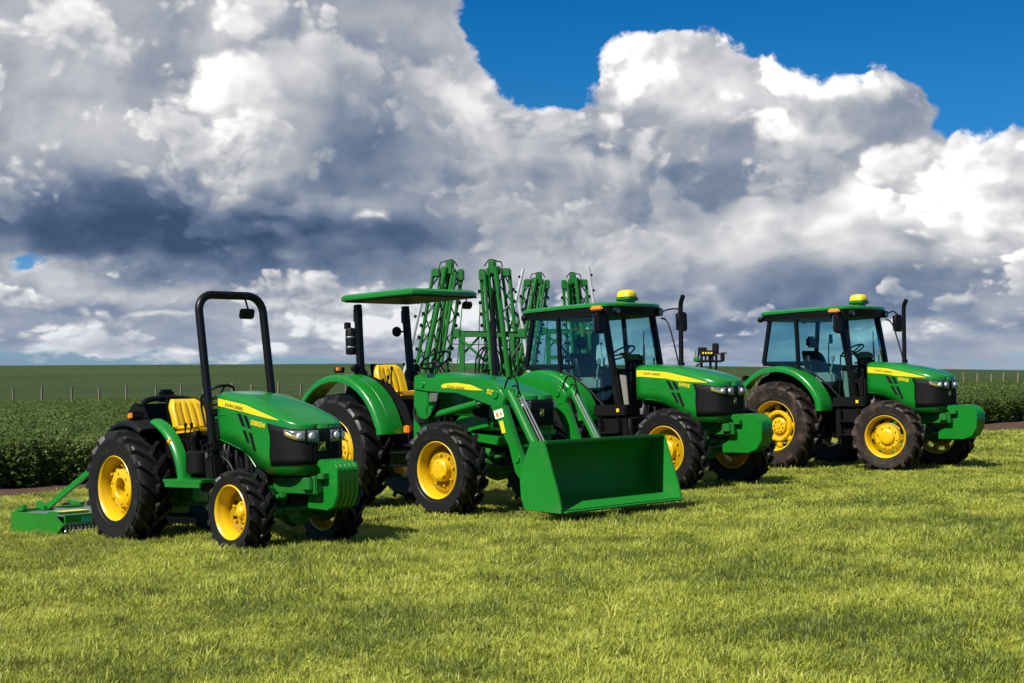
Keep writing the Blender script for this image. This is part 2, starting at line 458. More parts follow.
# ------------------------------------------------------------------ ground and fields
def ground_material():
    m = bpy.data.materials.new('ground'); m.use_nodes = True
    t = m.node_tree; N = NT(t); b = t.nodes['Principled BSDF']; b.inputs['Roughness'].default_value = .95
    b.inputs['Specular IOR Level'].default_value = .1
    P = N.node('ShaderNodeNewGeometry').outputs['Position']
    n = N.noise(P, 1.3, 6, .6); n2 = N.noise(P, 22, 4, .6)
    c = N.mix(N.remap(n, .35, .65), (0.085, 0.095, 0.018), (0.13, 0.145, 0.026))
    c = N.mix(N.remap(n2, .35, .7), (0.06, 0.055, 0.02), c)
    t.links.new(c, b.inputs['Base Color'])
    return m

def soil_material():
    m = bpy.data.materials.new('red soil'); m.use_nodes = True
    t = m.node_tree; N = NT(t); b = t.nodes['Principled BSDF']; b.inputs['Roughness'].default_value = .95
    P = N.node('ShaderNodeNewGeometry').outputs['Position']
    c = N.mix(N.remap(N.noise(P, 6, 6, .65), .3, .7), (0.035, 0.012, 0.007), (0.085, 0.030, 0.017))
    t.links.new(c, b.inputs['Base Color'])
    bn = N.node('ShaderNodeBump'); bn.inputs['Strength'].default_value = .8; bn.inputs['Distance'].default_value = .05
    t.links.new(N.noise(P, 9, 5, .6), bn.inputs['Height']); t.links.new(bn.outputs[0], b.inputs['Normal'])
    return m

def canopy_material():
    """far crop seen as one cover: leafy grain, tramlines along the rows"""
    m = bpy.data.materials.new('crop cover'); m.use_nodes = True
    t = m.node_tree; N = NT(t); b = t.nodes['Principled BSDF']; b.inputs['Roughness'].default_value = .8
    b.inputs['Specular IOR Level'].default_value = .15
    P = N.node('ShaderNodeNewGeometry').outputs['Position']
    r = N.node('ShaderNodeVectorRotate', rotation_type='Z_AXIS'); N.put(r.inputs['Vector'], P); r.inputs['Angle'].default_value = -math.atan2(TT.y, TT.x) - .06
    rp = r.outputs[0]
    st1 = N.noise(N.v('MULTIPLY', rp, (.010, .22, 0)), 1.0, 6, .65, dims='2D')
    gr = N.noise(N.v('MULTIPLY', rp, (.6, 1.2, 0)), 1.0, 6, .7, dims='2D')
    big = N.noise(N.v('MULTIPLY', rp, (.004, .02, 0)), 1.0, 3, .5, dims='2D')
    f = N.m('ADD', N.m('ADD', N.m('MULTIPLY', st1, .5), N.m('MULTIPLY', gr, .35)), N.m('MULTIPLY', big, .25))
    c = N.ramp(N.remap(f, .38, .74, smooth=False), [(0, (0.020, 0.037, 0.008)), (.5, (0.034, 0.057, 0.013)), (1, (0.055, 0.083, 0.020))])
    t.links.new(c, b.inputs['Base Color'])
    bn = N.node('ShaderNodeBump'); bn.inputs['Strength'].default_value = 1.0; bn.inputs['Distance'].default_value = .25
    t.links.new(gr, bn.inputs['Height']); t.links.new(bn.outputs[0], b.inputs['Normal'])
    return m

def leaf_material(name, cols, transl, rough, patches):
    m = bpy.data.materials.new(name); m.use_nodes = True
    t = m.node_tree; N = NT(t); b = t.nodes['Principled BSDF']; out = t.nodes['Material Output']
    b.inputs['Roughness'].default_value = rough; b.inputs['Specular IOR Level'].default_value = .35
    oi = N.node('ShaderNodeObjectInfo').outputs['Random']
    P = N.node('ShaderNodeNewGeometry').outputs['Position']
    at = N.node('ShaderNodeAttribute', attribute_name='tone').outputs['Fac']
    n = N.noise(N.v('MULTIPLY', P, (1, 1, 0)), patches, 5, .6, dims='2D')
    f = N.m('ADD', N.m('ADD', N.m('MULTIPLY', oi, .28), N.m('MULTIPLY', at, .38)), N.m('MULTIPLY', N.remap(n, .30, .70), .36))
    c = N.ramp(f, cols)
    t.links.new(c, b.inputs['Base Color'])
    tr = N.node('ShaderNodeBsdfTranslucent')
    t.links.new(N.mix(.5, c, tuple(min(1, x * 1.4) for x in cols[-1][1])), tr.inputs[0])
    mx = N.node('ShaderNodeMixShader'); mx.inputs[0].default_value = transl
    t.links.new(b.outputs[0], mx.inputs[1]); t.links.new(tr.outputs[0], mx.inputs[2]); t.links.new(mx.outputs[0], out.inputs[0])
    return m

def raw_mesh(name, V, F, material, tone=None):
    me = bpy.data.meshes.new(name); me.from_pydata(V, [], F); me.materials.append(material)
    if tone is not None:
        a = me.attributes.new('tone', 'FLOAT', 'POINT'); a.data.foreach_set('value', tone)
    return bpy.data.objects.new(name, me)

def grass_tuft(name, rng, n, spread, hmin, hmax, wid, material):
    V = []; F = []; T = []
    for _ in range(n):
        a = rng.uniform(0, 2 * math.pi); d = spread * math.sqrt(rng.random())
        bx, by = d * math.cos(a), d * math.sin(a)
        h = rng.uniform(hmin, hmax); lean = rng.uniform(.1, 1.25) * h; la = rng.uniform(0, 2 * math.pi)
        w = wid * rng.uniform(.7, 1.3); wa = la + math.pi / 2 + rng.uniform(-.5, .5)
        wx, wy = math.cos(wa) * w, math.sin(wa) * w
        tone = rng.random() ** 1.2
        i = len(V)
        for k, (f, ww) in enumerate(((0, 1), (.55, .8), (1, .12))):
            lx = lean * f * f
            px, py, pz = bx + lx * math.cos(la), by + lx * math.sin(la), h * (f - .12 * f * f * (lean / h))
            V.append((px - wx * ww, py - wy * ww, pz)); V.append((px + wx * ww, py + wy * ww, pz))
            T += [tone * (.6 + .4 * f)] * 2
        F += [(i, i + 1, i + 3, i + 2), (i + 2, i + 3, i + 5, i + 4)]
    return raw_mesh(name, V, F, material, T)

def soy_plant(name, rng, h, r, n, size, material):
    V = []; F = []; T = []
    # stems
    for k in range(3):
        a = rng.uniform(0, 6.28); x, y = .06 * math.cos(a), .06 * math.sin(a); i = len(V)
        dx, dy = rng.uniform(-.1, .1), rng.uniform(-.1, .1)
        V += [(x - .006, y, 0), (x + .006, y, 0), (x + dx + .004, y + dy, h * .8), (x + dx - .004, y + dy, h * .8)]; F.append((i, i + 1, i + 2, i + 3)); T += [1.0] * 4
    for _ in range(n):
        # leaves sit mostly on the outside of the plant
        z = h * (1 - rng.random() ** 1.15 * .93)
        rr_ = r * (.35 + .65 * rng.random() ** .5) * (1 - .35 * max(0, z / h - .75) / .25)
        a = rng.uniform(0, 6.28); cx, cy = rr_ * math.cos(a), rr_ * math.sin(a)
        tone = rng.random()
        for leaf in range(3):
            la = a + (leaf - 1) * 1.25 + rng.uniform(-.4, .4); L = size * rng.uniform(.7, 1.2); w = L * .36
            tilt = rng.uniform(-.75, .35); roll = rng.uniform(-.5, .5)
            d = Vector((math.cos(la) * math.cos(tilt), math.sin(la) * math.cos(tilt), math.sin(tilt)))
            s = Vector((-math.sin(la), math.cos(la), roll)).normalized()
            p = Vector((cx, cy, z)); i = len(V)
            for f, ww in ((0, .15), (.35, 1), (.7, .72), (1, .05)):
                c = p + d * L * f + Vector((0, 0, -.25 * L * f * f))
                V.append(tuple(c - s * w * ww)); V.append(tuple(c + s * w * ww)); T += [tone * .8 + .2 * rng.random()] * 2
            for k in range(3): F.append((i + 2 * k, i + 2 * k + 1, i + 2 * k + 3, i + 2 * k + 2))
    return raw_mesh(name, V, F, material, T)

def scatter(name, protos, P, rotz, scale, idx, tilt=0.0, rng=None):
    """a cloud of points that carries one plant on each (geometry nodes)"""
    me = bpy.data.meshes.new(name)
    n = len(P)
    me.vertices.add(n); me.vertices.foreach_set('co', np.asarray(P, dtype=np.float32).ravel())
    def attr(nm, typ, data, key):
        a = me.attributes.new(nm, typ, 'POINT'); a.data.foreach_set(key, data)
    rot = np.zeros((n, 3), np.float32); rot[:, 2] = rotz
    if tilt: rot[:, 0] = rng.normal(0, tilt, n); rot[:, 1] = rng.normal(0, tilt, n)
    attr('rot', 'FLOAT_VECTOR', rot.ravel(), 'vector'); attr('scl', 'FLOAT_VECTOR', np.asarray(scale, np.float32).ravel(), 'vector')
    attr('pick', 'INT', np.asarray(idx, np.int32), 'value')
    o = bpy.data.objects.new(name, me); COL.objects.link(o)
    pc = bpy.data.collections.new(name + '_kinds')
    for k, p in enumerate(protos):
        p.name = '%s_%02d' % (name, k); pc.objects.link(p)
    g = bpy.data.node_groups.new(name, 'GeometryNodeTree')
    g.interface.new_socket('Geometry', in_out='INPUT', socket_type='NodeSocketGeometry'); g.interface.new_socket('Geometry', in_out='OUTPUT', socket_type='NodeSocketGeometry')
    gi = g.nodes.new('NodeGroupInput'); go = g.nodes.new('NodeGroupOutput')
    ci = g.nodes.new('GeometryNodeCollectionInfo'); ci.inputs['Collection'].default_value = pc; ci.inputs['Separate Children'].default_value = True; ci.inputs['Reset Children'].default_value = True
    ip = g.nodes.new('GeometryNodeInstanceOnPoints'); ip.inputs['Pick Instance'].default_value = True
    def named(nm, typ):
        x = g.nodes.new('GeometryNodeInputNamedAttribute'); x.data_type = typ; x.inputs['Name'].default_value = nm; return [s for s in x.outputs if s.enabled][0]
    e2r = g.nodes.new('FunctionNodeEulerToRotation')
    L = g.links.new
    L(gi.outputs[0], ip.inputs['Points']); L(ci.outputs[0], ip.inputs['Instance'])
    L(named('pick', 'INT'), ip.inputs['Instance Index']); L(named('rot', 'FLOAT_VECTOR'), e2r.inputs[0]); L(e2r.outputs[0], ip.inputs['Rotation']); L(named('scl', 'FLOAT_VECTOR'), ip.inputs['Scale'])
    L(ip.outputs[0], go.inputs[0])
    md = o.modifiers.new('plants', 'NODES'); md.node_group = g
    return o

def sheet(name, ss, ts, dz, material, jitter=0.0):
    rng = random.Random(3)
    V = []; F = []
    for s in ss:
        for t in ts:
            x, y = xy(s, t); V.append((x, y, land(x, y) + dz + (rng.uniform(-jitter, jitter) if jitter else 0)))
    n = len(ts)
    for i in range(len(ss) - 1):
        for j in range(n - 1): F.append((i * n + j, i * n + j + 1, (i + 1) * n + j + 1, (i + 1) * n + j))
    o = raw_mesh(name, V, F, material); COL.objects.link(o)
    for p in o.data.polygons: p.use_smooth = True
    # faces must look up
    if o.data.polygons[0].normal.z < 0: o.data.flip_normals()
    return o

def make_land():
    ss = [-80, -60, -45] + list(np.arange(-36, 0, 1.5)) + [0, 3, 6, 10, 15, 20, 30, 45, 60, 75, 98, 120, 150, 175, 200, 235, 270, 310, 350, 380, 420, 470, 520, 600, 700, 850, 1000, 1500, 4000]
    ts = [-3500, -1800, -900, -500, -300, -200, -140, -100, -70] + list(range(-50, 90, 2)) + [100, 120, 150, 200, 280, 380, 500, 700, 1000, 1600, 2600, 4500]
    g = sheet('ground', ss, ts, 0.0, ground_material()); g['kind'] = 'structure'
    d = sheet('soil', list(np.linspace(-3.0, .6, 22)), list(np.arange(-34, 74, .5)), .006, soil_material(), .018); d['kind'] = 'structure'
    # crop cover of both fields beyond the leafy edge
    c = sheet('crop_field', [9, 12, 16, 22, 30, 38, 45, 52, 60, 68, 75, 86, 98, 110, 120, 135, 150, 162, 175, 188, 200, 218, 235, 252, 270, 290, 310, 330, 350, 365, 380, 400, 420, 445, 470, 520, 600, 700], [-900, -500, -300, -200, -140, -100, -80, -60] + list(range(-45, 120, 5)) + [130, 150, 180, 220, 280, 380, 500, 700, 1000, 1600], .52, canopy_material())
    c['kind'] = 'stuff'; c['label'] = 'dark green crop field rolling away to the skyline behind the fence'
    nr = np.random.default_rng(5)
    soy = leaf_material('soy leaf', [(0.0, (0.030, 0.054, 0.009)), (.45, (0.056, 0.094, 0.015)), (.72, (0.092, 0.138, 0.026)), (1.0, (0.20, 0.24, 0.07))], .30, .45, .35)
    rg = random.Random(11)
    pr = [soy_plant('s', rg, .88 * k, .31, 190, .056, soy) for k in (.92, 1.0, 1.06)]
    lo = [soy_plant('s', rg, .82 * k, .42, 105, .080, soy) for k in (.95, 1.05)]
    P = []
    def area(s0, s1, dens, dz=0.0, half=.46, both=True):
        # only where the photo's wedge of view (with a margin) can see it
        tmax = 420; n = int((s1 - s0) * tmax * 2 * dens * .35)
        s = nr.uniform(s0, s1, int((s1 - s0) * tmax * dens)); t = nr.uniform(-180, 240, len(s))
        x = E0.x + TN.x * s + TT.x * t; y = E0.y + TN.y * s + TT.y * t
        ok = (np.abs(x) < half * y + 4) & (y > 5)
        x, y = x[ok], y[ok]
        return np.array([(a, b, land(a, b) + dz) for a, b in zip(x, y)], np.float32)
    def put(name, protos, pts, smin, smax):
        n = len(pts); sc = nr.uniform(smin, smax, (n, 1)) * np.ones((n, 3)); sc[:, 2] *= nr.uniform(.90, 1.08, n)
        return scatter(name, protos, pts, nr.uniform(0, 6.28, n), sc, nr.integers(0, len(protos), n), .06, nr)
    # rows along the edge, 0.45 m apart
    rows = []
    for k in range(26):
        t = np.arange(-30, 70, .20); t = t + nr.uniform(-.06, .06, len(t)); s = .30 + .45 * k + nr.normal(0, .05, len(t))
        x = E0.x + TN.x * s + TT.x * t; y = E0.y + TN.y * s + TT.y * t
        rows += [(a, b, land(a, b)) for a, b in zip(x, y)]
    o = put('soybean_field', pr, np.array(rows, np.float32), .85, 1.12); o['kind'] = 'stuff'; o['label'] = 'dense edge of tall dark soybean plants beside the lawn'
    pts = np.concatenate([area(11.5, 40, 3.4), area(40, 98, 1.5)])
    o = put('soybean_field', lo, pts, .95, 1.35); o['kind'] = 'stuff'; o['label'] = 'soybean rows between the lawn and the fence'

def make_grass():
    nr = np.random.default_rng(9); rg = random.Random(21)
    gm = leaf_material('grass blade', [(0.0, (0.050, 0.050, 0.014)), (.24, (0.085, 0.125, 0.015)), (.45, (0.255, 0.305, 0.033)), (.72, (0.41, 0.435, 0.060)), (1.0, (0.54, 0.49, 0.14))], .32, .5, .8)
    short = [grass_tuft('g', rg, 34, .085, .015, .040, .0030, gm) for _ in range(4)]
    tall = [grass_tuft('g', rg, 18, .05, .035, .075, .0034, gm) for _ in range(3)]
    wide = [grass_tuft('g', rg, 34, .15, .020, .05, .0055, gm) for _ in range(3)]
    def zone(y0, y1, dens, mx):
        n = int((y1 - y0) * 2 * (.37 * y1 + mx) * dens)
        x = nr.uniform(-(.37 * y1 + mx), .37 * y1 + mx, n); y = nr.uniform(y0, y1, n)
        s = (x - E0.x) * TN.x + (y - E0.y) * TN.y
        edge = -2.15 + .22 * np.sin(x * 1.7) + .15 * np.sin(x * 4.1) + nr.normal(0, .25, n)
        ok = (np.abs(x) < .37 * y + mx) & (s < edge)
        return x[ok], y[ok]
    def lump(x, y):
        return (np.sin(x * 2.1 + 1.3 * np.sin(y * 1.7)) * np.sin(y * 2.6 + 1.1 * np.sin(x * 1.3)) + .6 * np.sin(x * 5.3 + y * 3.1) * np.sin(y * 6.1 - x * 2.2))
    X = []; Y = []; I = []; S = []
    for y0, y1, dens, kinds, s0, s1 in ((5.5, 10, 420, (0, 1, 2, 3, 4, 5), .85, 1.25), (10, 16, 240, (0, 1, 2, 3, 4, 5), 1.0, 1.45), (16, 24, 120, (7, 8, 9, 4), .9, 1.25), (24, 40, 50, (7, 8, 9), 1.1, 1.7)):
        x, y = zone(y0, y1, dens, 4.2)
        k = nr.choice(kinds, len(x)); sc = nr.uniform(s0, s1, len(x)) * (1 + .22 * np.clip(lump(x, y), -1.2, 1.2))
        X.append(x); Y.append(y); I.append(k); S.append(sc)
    # scattered ranker tufts
    x, y = zone(6, 30, 3.0, 4.0); keep = lump(x * .6, y * .6) > .45; x, y = x[keep], y[keep]
    X.append(x); Y.append(y); I.append(nr.choice((4, 5, 6), len(x))); S.append(nr.uniform(1.2, 1.9, len(x)))
    X = np.concatenate(X); Y = np.concatenate(Y); I = np.concatenate(I); S = np.concatenate(S)
    s_, t_ = (X - E0.x) * TN.x + (Y - E0.y) * TN.y, (X - E0.x) * TT.x + (Y - E0.y) * TT.y
    Z = -0.535 + 0.0027 * np.clip(t_, -60, 120) - 0.0402 * s_
    sc = S[:, None] * np.ones((len(X), 3))
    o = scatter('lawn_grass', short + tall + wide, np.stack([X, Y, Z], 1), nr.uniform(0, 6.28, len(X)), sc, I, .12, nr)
    o['kind'] = 'stuff'; o['label'] = 'yellow-green mown lawn in the foreground'
    print('grass tufts', len(X))
# ------------------------------------------------------------------ wheels
def wheel(root, c, R, w, rr, side, style, n, rubber=None, h=0.058, steer=0.0):
    rubber = rubber or RUBBER
    h = max(.05, .088 * R)
    rot0 = R_.uniform(0, 1)
    def A(a): return a * side              # a>0 = away from the tractor
    def flip(L): return [(r, A(a)) for r, a in L]
    # --- hub (the wheel itself), nuts
    hub = MB(); nuts = hub; rim = MB()
    lip = .40 * w
    barrel = [(rr + .010, lip - .012), (rr + .018, lip + .010), (rr + .008, lip + .020), (rr - .010, lip + .008), (rr - .016, lip - .01),
              (rr - .028, lip - .045), (rr - .036, .18 * w), (rr - .040, 0), (rr - .036, -.2 * w), (rr - .012, -lip), (rr + .012, -lip - .006), (rr + .012, -lip + .012)]
    rim.lathe(flip(barrel), seg=64)
    rb = rr - .036
    def disc(rs, az, slots=0, s0=0, s1=0, frac=.5, phase=0.0):
        tb = bmesh.new(); seg = 8 * slots if slots else 48
        ring = []
        for r, a in zip(rs, az):
            ring.append([tb.verts.new((r * math.sin(2 * math.pi * (j / seg) + phase), A(a), r * math.cos(2 * math.pi * (j / seg) + phase))) for j in range(seg)])
        for i in range(len(rs) - 1):
            for j in range(seg):
                if slots and s0 <= i < s1 and (j % 8) < 8 * frac: continue
                tb.faces.new((ring[i][j], ring[i][(j + 1) % seg], ring[i + 1][(j + 1) % seg], ring[i + 1][j]))
        r2 = bmesh.ops.solidify(tb, geom=list(tb.faces), thickness=0.014)
        rim._merge(tb)
    def bolts(k, r, a, br=.013, bl=.02, ph=0.0):
        for i in range(k):
            t = 2 * math.pi * i / k + ph
            p = Vector((r * math.sin(t), A(a), r * math.cos(t)))
            nuts.tube([p, p + Vector((0, A(bl), 0))], br, 6)
    ph = rot0 * 6
    if style == 'cast':
        disc([.20 * rr, .60 * rr, .72 * rr, .9 * rr, rb], [-.05 * w, -.05 * w, -.02 * w, -.02 * w, 0.0], 6, 2, 3, .45, ph)
        hub.lathe(flip([(.30 * rr, -.02 * w), (.30 * rr, .24 * w), (.34 * rr, .27 * w), (.55 * rr, .265 * w), (.60 * rr, .24 * w), (.62 * rr, .10 * w), (.68 * rr, .06 * w), (.70 * rr, -.05 * w)]), seg=40)
        hub.lathe(flip([(.0, -.03 * w), (.30 * rr, -.03 * w)]), seg=24)
        hub.lathe(flip([(.0, .08 * w), (.13 * rr, .07 * w), (.15 * rr, -.02 * w)]), seg=20)
        for i in range(6):
            t = 2 * math.pi * i / 6 + ph + .25
            p = Vector((.72 * rr * math.sin(t), A(.08 * w), .72 * rr * math.cos(t)))
            hub.box(p, (.20 * rr, .17 * w, .26 * rr), (0, t, 0), .012)
            q = Vector((.60 * rr * math.sin(t + .5), A(.19 * w), .60 * rr * math.cos(t + .5)))
            hub.box(q, (.12 * rr, .12 * w, .15 * rr), (0, t + .5, 0), .01)
        bolts(6, .74 * rr, .165 * w, .014, .03, ph + .25); bolts(6, .48 * rr, .265 * w, .012, .015, ph)
    elif style == 'deep':
        disc([.12 * rr, .5 * rr, .70 * rr, rb], [-.16 * w, -.16 * w, -.08 * w, -.06 * w], 6, 1, 2, .32, ph)
        hub.lathe(flip([(0, .14 * w), (.14 * rr, .13 * w), (.22 * rr, .08 * w), (.26 * rr, -.02 * w), (.40 * rr, -.05 * w), (.44 * rr, -.16 * w)]), seg=32)
        bolts(6, .56 * rr, -.12 * w, .013, .03, ph); bolts(6, .33 * rr, -.03 * w, .009, .02, ph + .3)
    elif style == 'dome':
        disc([.3 * rr, .70 * rr, .80 * rr, .92 * rr, rb], [.14 * w, .14 * w, .10 * w, .02 * w, -.02 * w], 4, 2, 3, .42, ph)
        hub.lathe(flip([(0, .40 * w), (.22 * rr, .40 * w), (.34 * rr, .385 * w), (.40 * rr, .34 * w), (.43 * rr, .14 * w), (.43 * rr, .05 * w)]), seg=36)
        hub.box((.30 * rr * math.sin(ph), A(.40 * w), .30 * rr * math.cos(ph)), (.05, .02, .05), (0, ph, 0), .006)
        bolts(8, .56 * rr, .145 * w, .014, .028, ph); bolts(6, .30 * rr, .385 * w, .008, .012, ph)
    elif style == 'scallop':
        disc([.2 * rr, .60 * rr, .68 * rr, .80 * rr, .9 * rr, rb], [.06 * w, .06 * w, .12 * w, .12 * w, .06 * w, .02 * w], 8, 2, 4, .42, ph)
        hub.lathe(flip([(0, .17 * w), (.10 * rr, .17 * w), (.11 * rr, .14 * w), (.30 * rr, .14 * w), (.33 * rr, .12 * w), (.34 * rr, .04 * w), (.46 * rr, .05 * w), (.50 * rr, .19 * w), (.60 * rr, .20 * w), (.64 * rr, .16 * w), (.66 * rr, .08 * w)]), seg=40)
        for i in range(8):
            t = 2 * math.pi * i / 8 + ph + .55
            hub.box((.78 * rr * math.sin(t), A(.14 * w), .78 * rr * math.cos(t)), (.19 * rr, .06 * w, .22 * rr), (0, t, 0), .012)
        bolts(8, .22 * rr, .14 * w, .013, .028, ph); bolts(8, .80 * rr, .17 * w, .013, .025, ph + .55); bolts(8, .55 * rr, .2 * w, .010, .014, ph)
    else:  # 'oval'
        disc([.25 * rr, .60 * rr, .70 * rr, .86 * rr, rb], [.20 * w, .20 * w, .16 * w, .10 * w, .06 * w], 8, 2, 3, .5, ph)
        hub.lathe(flip([(0, .335 * w), (.24 * rr, .33 * w), (.35 * rr, .31 * w), (.39 * rr, .27 * w), (.40 * rr, .20 * w), (.58 * rr, .205 * w), (.62 * rr, .19 * w)]), seg=40)
        bolts(8, .50 * rr, .205 * w, .013, .022, ph)
    o = hub.build('wheel', YELLOW, root, loc=c)
    o.rotation_euler.z = rad(steer)
    rim.build('rim', YELLOW, o)
    # --- tyre
    ty = MB()
    rc = R - h
    prof = [(rr + .012, lip - .012), (rr + .02, .45 * w), ((rr * .6 + R * .4), .492 * w), ((rr * .35 + R * .65), .50 * w), (rc - .05, .485 * w), (rc - .018, .44 * w), (rc - .004, .36 * w), (rc, .2 * w), (rc + .003, 0)]
    prof = prof + [(r, -a) for r, a in reversed(prof[:-1])]
    ty.lathe(flip(prof), seg=64)
    # a thin moulded ring on the sidewall
    ty.lathe(flip([(rr + .05, .468 * w), (rr + .055, .478 * w), (rr + .062, .472 * w)]), seg=56)
    lug = bmesh.new()
    De = .50 * w / R
    for sgn in (1, -1):
        for k in range(n):
            t0 = 2 * math.pi * (k + rot0 + (0 if sgn > 0 else .5)) / n
            st_ = []
            for u in np.linspace(0, 1, 6):
                a = (-.03 + .45 * u) * w; th = t0 - De * (u ** .85)
                st_.append((a, rc - .02, R - .010 * u * u, th, .041 - .004 * u if u < .9 else .038, .029))
            sw = rc - rr
            st_.append((.475 * w, rc - .17 * sw, R - .022, t0 - De * 1.05, .037, .027))
            st_.append((.500 * w, rc - .30 * sw, R - .17 * sw, t0 - De * 1.08, .034, .024))
            st_.append((.496 * w, rc - .40 * sw, rc - .29 * sw, t0 - De * 1.10, .030, .020))
            prev = None
            for i, (a, r0, r1, th, hb, ht) in enumerate(st_):
                sec = []
                a_in = a - (.02 * w if i >= 6 else 0)
                for r, d, aa in ((r0, -hb, a_in), (r1, -ht, a), (r1, ht, a), (r0, hb, a_in)):
                    ang = th + d / R
                    sec.append(lug.verts.new((r * math.sin(ang), A(aa * sgn), r * math.cos(ang))))
                if prev is not None:
                    for j in range(3): lug.faces.new((prev[j], prev[j + 1], sec[j + 1], sec[j]))
                else: lug.faces.new(sec)
                prev = sec
            lug.faces.new(prev)
    ty._merge(lug)
    ty.build('tyre', rubber, o, ang=32)
    return o

# ------------------------------------------------------------------ bonnet
class Hood:
    def __init__(s, xr, x0, xn, W, zt, zs, zb, n=3.2):
        s.xr, s.x0, s.xn, s.W, s.zt, s.zs, s.zb, s.n = xr, x0, xn, W, zt, zs, zb, n
    def w(s, x):
        if x <= s.x0: return s.W * (1 - .05 * (s.x0 - x))
        k = min(1, (x - s.x0) / (s.xn - s.x0))
        return s.W * (1 - k ** s.n) ** (1 / s.n)
    def shell(s, root, name='hood'):
        ks = [math.sin(a) ** (2 / s.n) for a in np.linspace(.18, rad(85), 12)]
        xs = list(np.linspace(s.xr, s.x0, 12)) + [s.x0 + (s.xn - s.x0) * k for k in ks]
        secs = []
        for x in xs:
            w = s.w(x); zt, zs, zb = interp(s.zt, x), interp(s.zs, x), interp(s.zb, x)
            half = [(w, zb), (w, zb + (zs - zb) * .33), (w, zb + (zs - zb) * .66), (w, zs)]
            for a in np.linspace(.25, math.pi / 2, 7):
                half.append((w * math.cos(a) ** .50 if a < 1.57 else 0.0, zs + (zt - zs) * math.sin(a) ** .95))
            sec = [(x, -y, z) for y, z in half] + [(x, y, z) for y, z in reversed(half[:-1])]
            secs.append(sec)
        # rounded transition of the rear edge, front cap
        b = MB(); b.loft(secs, caps=False, loop=False)
        tb = bmesh.new(); tb.faces.new([tb.verts.new(p) for p in secs[-1]]); b._merge(tb)
        bmesh.ops.recalc_face_normals(b.bm, faces=b.bm.faces)
        o = b.build(name, GREEN, root, ang=50)
        md = o.modifiers.new('thickness', 'SOLIDIFY'); md.thickness = 0.006; md.offset = -1
        return o
    def path(s, xs, off, side=0, k=30):
        """plan line from (xs, -W) round the nose to (xs, +W)"""
        half = []
        for x in np.linspace(xs, s.x0, 5)[:-1]: half.append((x, s.w(x)))
        for a in np.linspace(0, math.pi / 2, k):
            half.append((s.x0 + (s.xn - s.x0) * math.sin(a) ** (2 / s.n), s.W * math.cos(a) ** (2 / s.n) if a < 1.5707 else 0))
        full = [(x, -y) for x, y in half] + [(x, y) for x, y in reversed(half[:-1])]
        out = []
        for i, (x, y) in enumerate(full):
            a = full[max(0, i - 1)]; b = full[min(len(full) - 1, i + 1)]
            d = Vector((b[0] - a[0], b[1] - a[1])).normalized()
            out.append(Vector((x + d.y * off, y - d.x * off)))
        return out
    def wrap(s, name, material, parent, xstart, z0, z1, off, f0=0.0, f1=1.0, nz=6, nu=60, ribs=0):
        """a skin lying `off` proud of the bonnet between heights z0(f) and z1(f), f=0..1 round the nose"""
        b = MB(); secs = []
        for i in range(nz + 1):
            v = i / nz
            P = s.path(xstart(v), off); L = [0]
            for a, c in zip(P, P[1:]): L.append(L[-1] + (c - a).length)
            row = []
            for j in range(nu + 1):
                f = f0 + (f1 - f0) * j / nu
                d = f * L[-1]
                x = float(np.interp(d, L, [p.x for p in P])); y = float(np.interp(d, L, [p.y for p in P]))
                za, zb_ = z0(f), z1(f)
                row.append((x, y, za + (zb_ - za) * v))
            secs.append(row)
        b.loft(secs, caps=False, loop=False)
        bmesh.ops.recalc_face_normals(b.bm, faces=b.bm.faces)
        # recalc may turn an open sheet inside out: make it face away from the engine
        b.bm.faces.ensure_lookup_table()
        f = b.bm.faces[len(b.bm.faces) // 2]
        if f.normal.x * 1.0 + f.normal.y * (1 if f.calc_center_median().y > 0 else -1) < 0: bmesh.ops.reverse_faces(b.bm, faces=b.bm.faces)
        o = b.build(name, material, parent, ang=60)
        md = o.modifiers.new('thickness', 'SOLIDIFY'); md.thickness = .004; md.offset = -1
        return o

def side_strip(name, material, parent, H, top, bot, xs, sides=(-1, 1), off=.004):
    b = MB()
    for sd in sides:
        rows = []
        for x in xs:
            y = sd * (H.w(x) + off)
            rows.append([(x, y, interp(bot, x)), (x, y, interp(top, x)), (x, y - sd * off * .9, interp(top, x)), (x, y - sd * off * .9, interp(bot, x))])
        b.loft(rows, caps=True, loop=True)
    return b.build(name, material, parent)

def emblem(parent, x, y, z, s):
    """small plate with a leaping deer outline, on the grille"""
    b = MB(); b.box((x, y, z), (.008, s, s * 1.05), None, .003); p = b.build('emblem_plate', DECAL, parent)
    c = MB(); c.box((x + .005, y, z), (.004, s * .84, s * .89), None, .002); c.build('emblem_field', GREEN, p)
    d = [(-.40, -.30), (-.30, -.05), (-.22, .08), (.10, .12), (.18, .28), (.10, .42), (.22, .34), (.30, .42), (.28, .28), (.38, .22), (.30, .14), (.24, .0), (.36, -.18), (.26, -.2), (.14, -.06), (-.12, -.06), (-.22, -.16), (-.30, -.34)]
    e = MB(); e.prism([(y + u * s * .9, z + v * s * .9) for u, v in d], x + .006, x + .010, axis='x', bev=0); e.build('emblem_deer', DECAL, p)

def hydraulic(root, p0, p1, r, frac=.6, name='hydraulic_cylinder'):
    p0, p1 = Vector(p0), Vector(p1); q = p0.lerp(p1, frac)
    b = MB(); b.cyl(p0, q, r, 14); d = (p1 - p0).normalized()
    b.cyl(q - d * .05, q + d * .008, r * 1.12, 14)
    b.tube([p0 + Vector((0, -.04, 0)), p0 + Vector((0, .04, 0))], r * .95, 12)
    o = b.build(name, GREEN, root)
    c = MB(); c.cyl(q, p1, r * .5, 12); c.tube([p1 + Vector((0, -.035, 0)), p1 + Vector((0, .035, 0))], r * .8, 12)
    c.build('piston_rod', CHROME, o)
    return o

